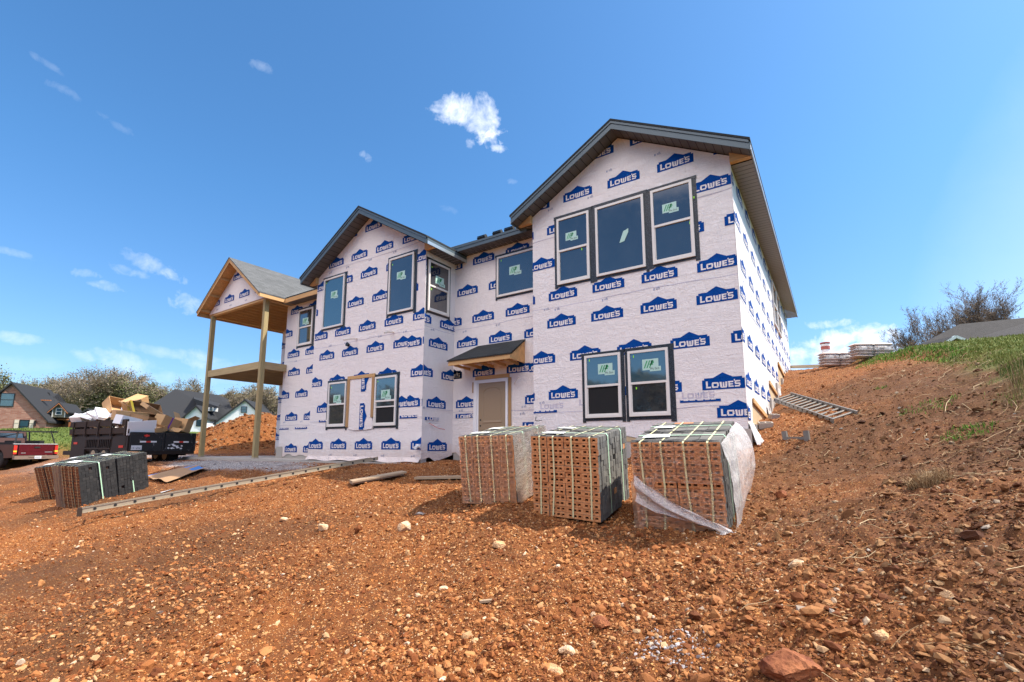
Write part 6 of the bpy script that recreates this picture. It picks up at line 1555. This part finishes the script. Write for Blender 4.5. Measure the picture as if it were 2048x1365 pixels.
tree_at('broad brown tree just right of the tallest one', 190, 748, 84, 4, buds=1.6, bud_size=.16, width=1.4)
tree_at('olive-green budding tree above the white cartons', 232, 762, 82, 5, buds=1.5, bud_size=.2, width=1.1, bud_mat='leafgreen', name='leafing_tree')
tree_at('low dark tree behind the top carton of the heap', 262, 772, 90, 6, buds=1.3, bud_size=.2, width=1.2, bud_mat='leafgreen', name='leafing_tree')
tree_at('budding tree beside the ridge of the white house', 300, 772, 92, 7, buds=1.6, bud_size=.18, width=1.1)
tree_at('budding tree poking above the middle of the white house roof', 372, 764, 95, 8, buds=1.6, bud_size=.18, width=.9)
tree_at('small tree above the gap left of the second porch post', 455, 782, 95, 9, buds=1.2, bud_size=.16, width=.8)
tree_at('round budding tree behind the white gable', 492, 768, 88, 10, buds=2.0, bud_size=.18, width=1.3)
tree_at('budding tree over the red mound by the second porch post', 528, 778, 84, 13, buds=1.4, bud_size=.17, width=1.3)
tree_at('brown tree filling the gap behind the brick house chimney side', 100, 768, 92, 12, buds=1.8, bud_size=.18, width=1.3)
def fan_tree(label, px, py, D, seed, width, stems, lean0=0.0):
    """bare tree with many stems fanning out from low down"""
    x, y = bearing(px, D); z = float(terr(x, y)[0]) - .1; h = top_z(py, D) - z; r = random.Random(seed); segs = []; tips = []
    def branch(p, d, L, rad, lv):
        n = max(3, int(5 - lv)); q = p
        for i in range(n):
            d = (d + Vector((r.gauss(0, .09), r.gauss(0, .09), .11))).normalized(); e = q + d * (L / n); r0, r1 = rad * (1 - .75 * i / n), rad * (1 - .75 * (i + 1) / n)
            segs.append((q, e, max(r0, .007), max(r1, .006), lv)); q = e
            if lv < 4 and (lv > 0 or i >= 1):
                for _ in range((3, 3, 3, 2)[lv]):
                    if r.random() < .8:
                        ax = Vector((r.gauss(0, 1), r.gauss(0, 1), r.gauss(0, .6))); ax = (ax - ax.dot(d) * d).normalized(); a = r.uniform(.35, .75)
                        branch(q, (d * math.cos(a) + ax * math.sin(a)).normalized(), L * r.uniform(.32, .55), max(r1 * .6, .01), lv + 1)
        if lv >= 3: tips.append(q)
    for k in range(stems):
        a = r.uniform(0, 6.28); t = r.random() ** .7 * width
        branch(Vector((math.cos(a) * .2, math.sin(a) * .2, 0)), Vector((math.cos(a) * t, math.sin(a) * t, 1)).normalized(), h * r.uniform(.72, 1.0) * (1 - .18 * t), h * .016, 0)
    top = max(s[1].z for s in segs); k = h / top; f = lambda p: p * k
    segs2 = [(f(a), f(b), c, d, lv) for a, b, c, d, lv in segs]
    root = thing('bare_tree', label, 'tree', (x, y, z), group='bare trees behind the grey roof')
    tree_mesh('trunk', [s for s in segs2 if s[4] == 0], M['bark'], root, 5); tree_mesh('crown', [s for s in segs2 if s[4] > 0], M['twig_dark'], root, 3)
    T = np.array([f(t) for t in tips]); n = int(len(T) * 1.0); rn = np.random.default_rng(seed); P0 = T[rn.integers(0, len(T), n)] + rn.normal(0, .06, (n, 3)); a = rn.normal(size=(n, 3)) * .028; b = rn.normal(size=(n, 3)) * .02
    V_ = np.stack([P0 - a, P0 + b, P0 + a, P0 - b], 1).reshape(-1, 3); tn = np.repeat(rn.random(n), 4)
    np_mesh('foliage', V_, np.arange(n * 4).reshape(-1, 4), M['budred'], {'tone': np.stack([tn] * 3 + [np.ones_like(tn)], -1)}, parent=root)
fan_tree('tall bare tree behind the grey roof, the one with the thick upright stem', 1998, 530, 44, 3, .85, 9)
fan_tree('spreading bare tree left of the thick-stemmed one', 1915, 585, 46, 5, .95, 8)
fan_tree('small bare tree at the left tip of the grey roof', 1845, 655, 42, 7, .9, 5)
# distant wood closing the view on the left
n = 42000; r = np.random.default_rng(77); px = r.uniform(-140, 640, n); D = r.uniform(98, 118, n)
topy = 806 - 16 * vnoise(px / 34, px * 0 + 1, 5) - 9 * vnoise(px / 9, px * 0 + 2, 6); fz = r.random(n) ** .8
v_ = FWD.x * D + RGT.x * (px - 1024) / 948 * D * .99; w_ = FWD.y * D + RGT.y * (px - 1024) / 948 * D * .99
gz_ = terr(v_, w_); zt_ = (893 - topy) * D * .981 / 948; P0 = np.stack([v_, w_, gz_ + (zt_ - gz_) * fz], -1)
a = r.normal(size=(n, 3)); a /= np.linalg.norm(a, axis=1, keepdims=True); b = np.cross(a, r.normal(size=(n, 3))); b /= np.linalg.norm(b, axis=1, keepdims=True); s = r.uniform(.15, .5, (n, 1))
V_ = np.stack([P0 - a * s, P0 + b * s * .5, P0 + a * s, P0 - b * s * .5], 1).reshape(-1, 3); tn = np.repeat(r.random(n), 4)
M['wood'] = leaf_mat('far_wood_foliage', [(0, (.10, .075, .055)), (.5, (.155, .12, .085)), (1, (.20, .175, .10))])
o = np_mesh('woodland', V_, np.arange(n * 4).reshape(-1, 4), M['wood'], {'tone': np.stack([tn] * 3 + [np.ones_like(tn)], -1)}); tag(o, 'far belt of brown and green woodland behind the neighbouring houses', 'woodland', kind='stuff')

# ------------------------------------------------------------------ neighbouring houses, each in a frame that faces the site
def frame(name, label, cat, D, pxc, group=None, turn=0.0):
    x, y = bearing(pxc, D); rz = HEAD + math.radians(turn); root = thing(name, label, cat, (x, y, 0), rz, group)
    ax, ay = Vector((math.cos(rz), math.sin(rz), 0)), Vector((-math.sin(rz), math.cos(rz), 0)); P0 = Vector((x, y, 0))
    def U(px, dy=0.0):      # distance along the front at which the wall, dy behind it, meets the given bearing
        h = FWD + RGT * ((px - 1024) / 948 * .99); q = P0 + ay * dy
        return (q.y * h.x - q.x * h.y) / (ax.x * h.y - ax.y * h.x)
    Z = lambda py, dy=0.0: top_z(py, D + dy * math.cos(math.radians(turn)))
    return root, U, Z
t = NT('red_brown_brickwork'); bt = t.node('ShaderNodeTexBrick')
for k_, v__ in (('Scale', 1.0), ('Brick Width', .42), ('Row Height', .15), ('Mortar Size', .018)): bt.inputs[k_].default_value = v__
bt.inputs['Color1'].default_value = (.30, .10, .06, 1); bt.inputs['Color2'].default_value = (.46, .24, .17, 1); bt.inputs['Mortar'].default_value = (.26, .19, .16, 1)
sp = t.node('ShaderNodeSeparateXYZ'); t.l.new(t.vec, sp.inputs[0]); cm = t.node('ShaderNodeCombineXYZ'); t.l.new(t.math('ADD', sp.outputs[0], sp.outputs[1]), cm.inputs[0]); t.l.new(sp.outputs[2], cm.inputs[1]); t.l.new(cm.outputs[0], bt.inputs['Vector'])
t.set(color=t.mix(t.math('MULTIPLY', t.noise(5, 6, .7), .5), bt.outputs[0], (.20, .10, .075)), rough=.9); M['brickwall'] = t.mat
M['roofdark'] = m_plain('distant_dark_shingles', (.026, .027, .03), .95, .3, 14, .3, spec=.2); M['roofbrown'] = M['shingle_brownX']
M['cedar'] = m_plain('cedar_trim', (.30, .11, .04), .7, .2, 5, .05); M['taupe'] = m_plain('taupe_siding', (.16, .14, .095), .8, .12, 5, .1); M['shutter'] = m_plain('pale_shutter_boards', (.50, .44, .35), .8, .15, 5, .1); M['trimw'] = m_plain('white_trim', (.62, .62, .60), .6, .05, 5, 0); M['whitewall'] = m_plain('white_board_siding', (.74, .75, .76), .7, .04, 3, .1)
def B_(root, name, mat, fn, par=None):
    mb = MB(); fn(mb); return mb.build(name, mat, par or root, local=True)
def bwin(root, U, Z, a, b, c, d, y, fm='black'):
    """window with frame, pane and middle rail; a,b in px across, c top, d bottom"""
    x0, x1, z1, z0 = U(a, y), U(b, y), Z(c, y), Z(d, y); w = .07
    win = B_(root, 'window', M[fm], lambda m: (m.box(x0, x0 + w, y - .06, y, z0, z1), m.box(x1 - w, x1, y - .06, y, z0, z1), m.box(x0 + w, x1 - w, y - .06, y, z1 - w, z1), m.box(x0 + w, x1 - w, y - .06, y, z0, z0 + w), m.box(x0 + w, x1 - w, y - .05, y, (z0 + z1) / 2 - .03, (z0 + z1) / 2 + .03)))
    B_(root, 'pane', M['glass2'], lambda m: m.box(x0 + w, x1 - w, y - .03, y - .01, z0 + w, z1 - w), win); return win
def gable_block(root, xa, xb, xr, ze, zr, zb, y0, y1, wall_m, roof_m, over=.35, trim=None, th_=.22):
    B_(root, 'wall', wall_m, lambda m: m.prism([(xa, zb), (xb, zb), (xb, ze), (xr, zr), (xa, ze)], lambda x, z: (x, y0, z), lambda x, z: (x, y1, z)))
    def rf(m):
        for s, xe in ((-1, xa), (1, xb)):
            k = (zr - ze) / (xr - xe); xo = xe + s * over; zo = ze + k * (xo - xe)
            m.prism([(xr, zr), (xo, zo), (xo, zo + th_), (xr, zr + th_)], lambda x, z: (x, y0 - over, z), lambda x, z: (x, y1, z))
    rr_ = B_(root, 'roof', roof_m, rf)
    if trim:
        def tf(m):
            for s, xe in ((-1, xa), (1, xb)):
                k = (zr - ze) / (xr - xe); xo = xe + s * over; zo = ze + k * (xo - xe)
                m.prism([(xr, zr - .12), (xo, zo - .12), (xo, zo - .001), (xr, zr - .001)], lambda x, z: (x, y0 - over - .03, z), lambda x, z: (x, y0 - over + .05, z))
        B_(root, 'rake_trim', trim, tf)
    return rr_
# brick house
bh, U, Z = frame('brick_house', 'red brick house with black roofs and pale shutters at the left edge', 'house', 59, 60, turn=22)
zb = Z(905)
gable_block(bh, U(-72), U(86), U(7), Z(840), Z(768), zb, 0, 9, M['brickwall'], M['roofdark'], .3)
w = bwin(bh, U, Z, -14, 15, 787, 814, -.01)
w = bwin(bh, U, Z, 32, 52, 840, 867, -.01)
for (a, b) in ((22, 31), (53, 61)): 
    B_(bh, 'shutter', M['shutter'], lambda m: (m.box(U(a), U(b), -.07, -.005, Z(866), Z(840)), m.box(U(a), U(b), -.10, -.07, Z(861), Z(859)), m.box(U(a), U(b), -.10, -.07, Z(847), Z(845))))
B_(bh, 'wall_lamp', M['black'], lambda m: (m.box(U(63), U(66), -.3, -.0, Z(852), Z(842)), m.bar((U(64), -.02, Z(842)), (U(69), -.35, Z(840)), .06, .06)))
# main wing behind and its long roof
B_(bh, 'wall', M['brickwall'], lambda m: m.box(U(86, 4), U(150, 4), 4, 10, zb, Z(838, 4)))
B_(bh, 'roof', M['roofdark'], lambda m: m.add([(U(20), 2.6, Z(838, 2.6)), (U(152, 2.6), 2.6, Z(838, 2.6)), (U(122, 8), 8, Z(806, 8)), (U(84, 8.5), 8.5, Z(787, 8.5)), (U(30), 8.5, Z(787, 8.5)), (U(152, 12), 12, Z(838, 2.6)), (U(20), 12, Z(838, 2.6))], [(0, 1, 2, 3, 4), (1, 5, 2), (5, 6, 4, 3, 2), (0, 4, 6), (0, 6, 5, 1)]))
B_(bh, 'roof', M['roofdark'], lambda m: m.add([(U(42, 7), 7, Z(784, 7)), (U(84, 7), 7, Z(785, 7)), (U(84, 9), 9, Z(784, 9)), (U(40, 9), 9, Z(784, 9)), (U(42, 7), 7, Z(800, 7)), (U(90, 7), 7, Z(800, 7))], [(0, 1, 2, 3), (0, 4, 5, 1)]))
B_(bh, 'fascia', M['cedar'], lambda m: (m.box(U(60, 3), U(88, 3), 3.0, 3.3, Z(801, 3), Z(799, 3)), m.box(U(98, 2.5), U(130, 2.5), 2.45, 2.62, Z(840, 2.5), Z(837, 2.5))))
gable_block(bh, U(95, 1.6), U(122, 1.6), U(109, 1.6), Z(818, 1.6), Z(805, 1.6), Z(834, 1.6), 1.6, 6, M['taupe'], M['roofdark'], .35, M['cedar'], .14)
B_(bh, 'corner_board', M['trimw'], lambda m: (m.box(U(95, 1.6), U(96.5, 1.6), 1.55, 1.6, Z(834, 1.6), Z(818, 1.6)), m.box(U(120.5, 1.6), U(122, 1.6), 1.55, 1.6, Z(834, 1.6), Z(818, 1.6))))
bwin(bh, U, Z, 102, 115, 815, 829, 1.58, 'trimw')
gable_block(bh, U(140, 1.2), U(182, 1.2), U(168, 1.2), Z(838, 1.2), Z(818, 1.2), zb, 1.2, 8, M['brickwall'], M['roofdark'], .4)
bwin(bh, U, Z, 90, 103, 844, 864, 3.98); bwin(bh, U, Z, 106, 119, 844, 864, 3.98)
for p_ in (84, 131): B_(bh, 'porch_post', M['cedar'], lambda m: m.box(U(p_, 2.6), U(p_ + 3, 2.6), 2.6, 2.8, zb, Z(838, 2.6)))
B_(bh, 'porch_wall', M['brickwall'], lambda m: m.box(U(86, 2.4), U(131, 2.4), 2.4, 2.6, zb, Z(872, 2.4)))
B_(bh, 'garden_chair', M['black'], lambda m: (m.box(U(117), U(126), 1.6, 2.2, Z(881), Z(878)), m.box(U(118), U(127), 2.1, 2.2, Z(878), Z(870))))
# white house
wh, U, Z = frame('white_house', 'white house with charcoal hip roof and two white gables behind the rubbish heap', 'house', 74, 385, turn=12)
zb = Z(905)
B_(wh, 'wall', M['whitewall'], lambda m: m.box(U(275, 3), U(470, 3), 3, 14, zb, Z(842, 3)))
B_(wh, 'roof', M['roofdark'], lambda m: m.add([(U(248, 2), 2, Z(844, 2)), (U(470, 2), 2, Z(844, 2)), (U(448, 9), 9, Z(797, 9)), (U(428, 9), 9, Z(789, 9)), (U(338, 9), 9, Z(779, 9)), (U(252, 16), 16, Z(842)), (U(470, 16), 16, Z(842))], [(0, 1, 2, 3, 4), (0, 4, 5), (1, 6, 2), (5, 4, 3, 2, 6), (0, 5, 6, 1)]))
gable_block(wh, U(364, -1), U(408, -1), U(386, -1), Z(834, -1), Z(812, -1), zb, -1.0, 6, M['whitewall'], M['roofdark'], .35, M['roofdark'], .2)
bwin(wh, U, Z, 388, 399, 839, 853, -1.02)
B_(wh, 'shutter', M['black'], lambda m: m.box(U(400, -1), U(404, -1), -1.08, -1.01, Z(853, -1), Z(838, -1)))
B_(wh, 'dormer', M['roofdark'], lambda m: m.add([(U(378, 3.5), 3.5, Z(797, 3.5)), (U(430, .3), .3, Z(812.5, .3)), (U(432, 6), 6, Z(806, 6)), (U(378, 8), 8, Z(793, 8)), (U(394, 2), 2, Z(824, 2))], [(0, 1, 2, 3), (0, 4, 1)]))
B_(wh, 'wall', M['trimw'], lambda m: m.box(U(397, .8), U(421, .8), .8, 2.5, Z(821.5, .8), Z(814, .8)))
bwin(wh, U, Z, 401, 407, 814, 820.5, .78); bwin(wh, U, Z, 413, 418, 814, 820.5, .78)
gable_block(wh, U(430), U(540), U(486), Z(846), Z(799), zb, -.5, 12, M['whitewall'], M['roofdark'], .3, M['roofdark'], .2)
bwin(wh, U, Z, 476, 488, 811, 824, -.52)
# house behind the grass with the large grey-brown roof
gh, U, Z = frame('grey_roofed_house', 'house of which only a broad grey-brown roof shows above the grass', 'house', 31, 1960)
zb = Z(760)
B_(gh, 'roof', M['roofbrown'], lambda m: m.add([(U(1785, -2), -2, Z(728, -2)), (U(2230, -4.5), -4.5, Z(715, -4.5)), (U(2150, 5), 5, Z(620, 5)), (U(1952, 2.5), 2.5, Z(640, 2.5)), (U(1800, 12), 12, Z(716, 12)), (U(2230, 12), 12, Z(716, 12))], [(0, 1, 2, 3), (0, 3, 4), (1, 5, 2), (4, 3, 2, 5)]))
B_(gh, 'wall', M['brickwall'], lambda m: m.box(U(1830), U(2200), -.5, 11, zb, Z(712)))
B_(gh, 'gable_wall', M['brickwall'], lambda m: m.prism([(U(1905, -3.2), Z(690, -3.2)), (U(1975, -3.2), Z(690, -3.2)), (U(1942, -3.2), Z(669, -3.2))], lambda x, z: (x, -3.2, z), lambda x, z: (x, 0, z)))
M['fasciapale'] = m_plain('pale_grey_trim', (.42, .48, .48), .5, .05, 4, 0)
B_(gh, 'gable_trim', M['fasciapale'], lambda m: [m.bar(a, b, .14, .16) for a, b in (((U(1900, -3.5), -3.5, Z(690, -3.5)), (U(1940, -3.5), -3.5, Z(667, -3.5))), ((U(1940, -3.5), -3.5, Z(667, -3.5)), (U(1972, -3.5), -3.5, Z(680, -3.5))))])
B_(gh, 'gable_roof', M['roofbrown'], lambda m: m.add([(U(1898, -3.5), -3.55, Z(690, -3.5) + .07), (U(1940, -3.5), -3.55, Z(667, -3.5) + .09), (U(1940, -3.5), 0, Z(667, -3.5) + .09), (U(1898, -3.5), 0, Z(690, -3.5) + .07), (U(1985, -3.5), -3.55, Z(687, -3.5) + .07), (U(1985, -3.5), 0, Z(687, -3.5) + .07)], [(0, 1, 2, 3), (1, 4, 5, 2)]))

# wood beyond the road behind the viewpoint (the lower windows mirror it)
n = 90000; r = np.random.default_rng(78); a_ = r.uniform(0, 1, n); X1 = -135 + 170 * a_; Y1 = -38 - 10 * np.sin(a_ * 3) + r.uniform(-4, 4, n)
zt_ = 5.0 + 5.5 * vnoise(X1 / 6, X1 * 0, 8) + 2 * vnoise(X1 / 2, X1 * 0, 9); g0_ = terr(X1, Y1); P0 = np.stack([X1, Y1, g0_ + (zt_ - g0_) * r.random(n) ** .8], -1)
a = r.normal(size=(n, 3)); a /= np.linalg.norm(a, axis=1, keepdims=True); b = np.cross(a, r.normal(size=(n, 3))); b /= np.linalg.norm(b, axis=1, keepdims=True); s = r.uniform(.15, .6, (n, 1))
V_ = np.stack([P0 - a * s, P0 + b * s * .5, P0 + a * s, P0 - b * s * .5], 1).reshape(-1, 3); tn = np.repeat(r.random(n), 4)
o = np_mesh('woodland', V_, np.arange(n * 4).reshape(-1, 4), M['wood'], {'tone': np.stack([tn] * 3 + [np.ones_like(tn)], -1)}); tag(o, 'bare brown wood across the road that the lower windows mirror', 'woodland', kind='stuff')
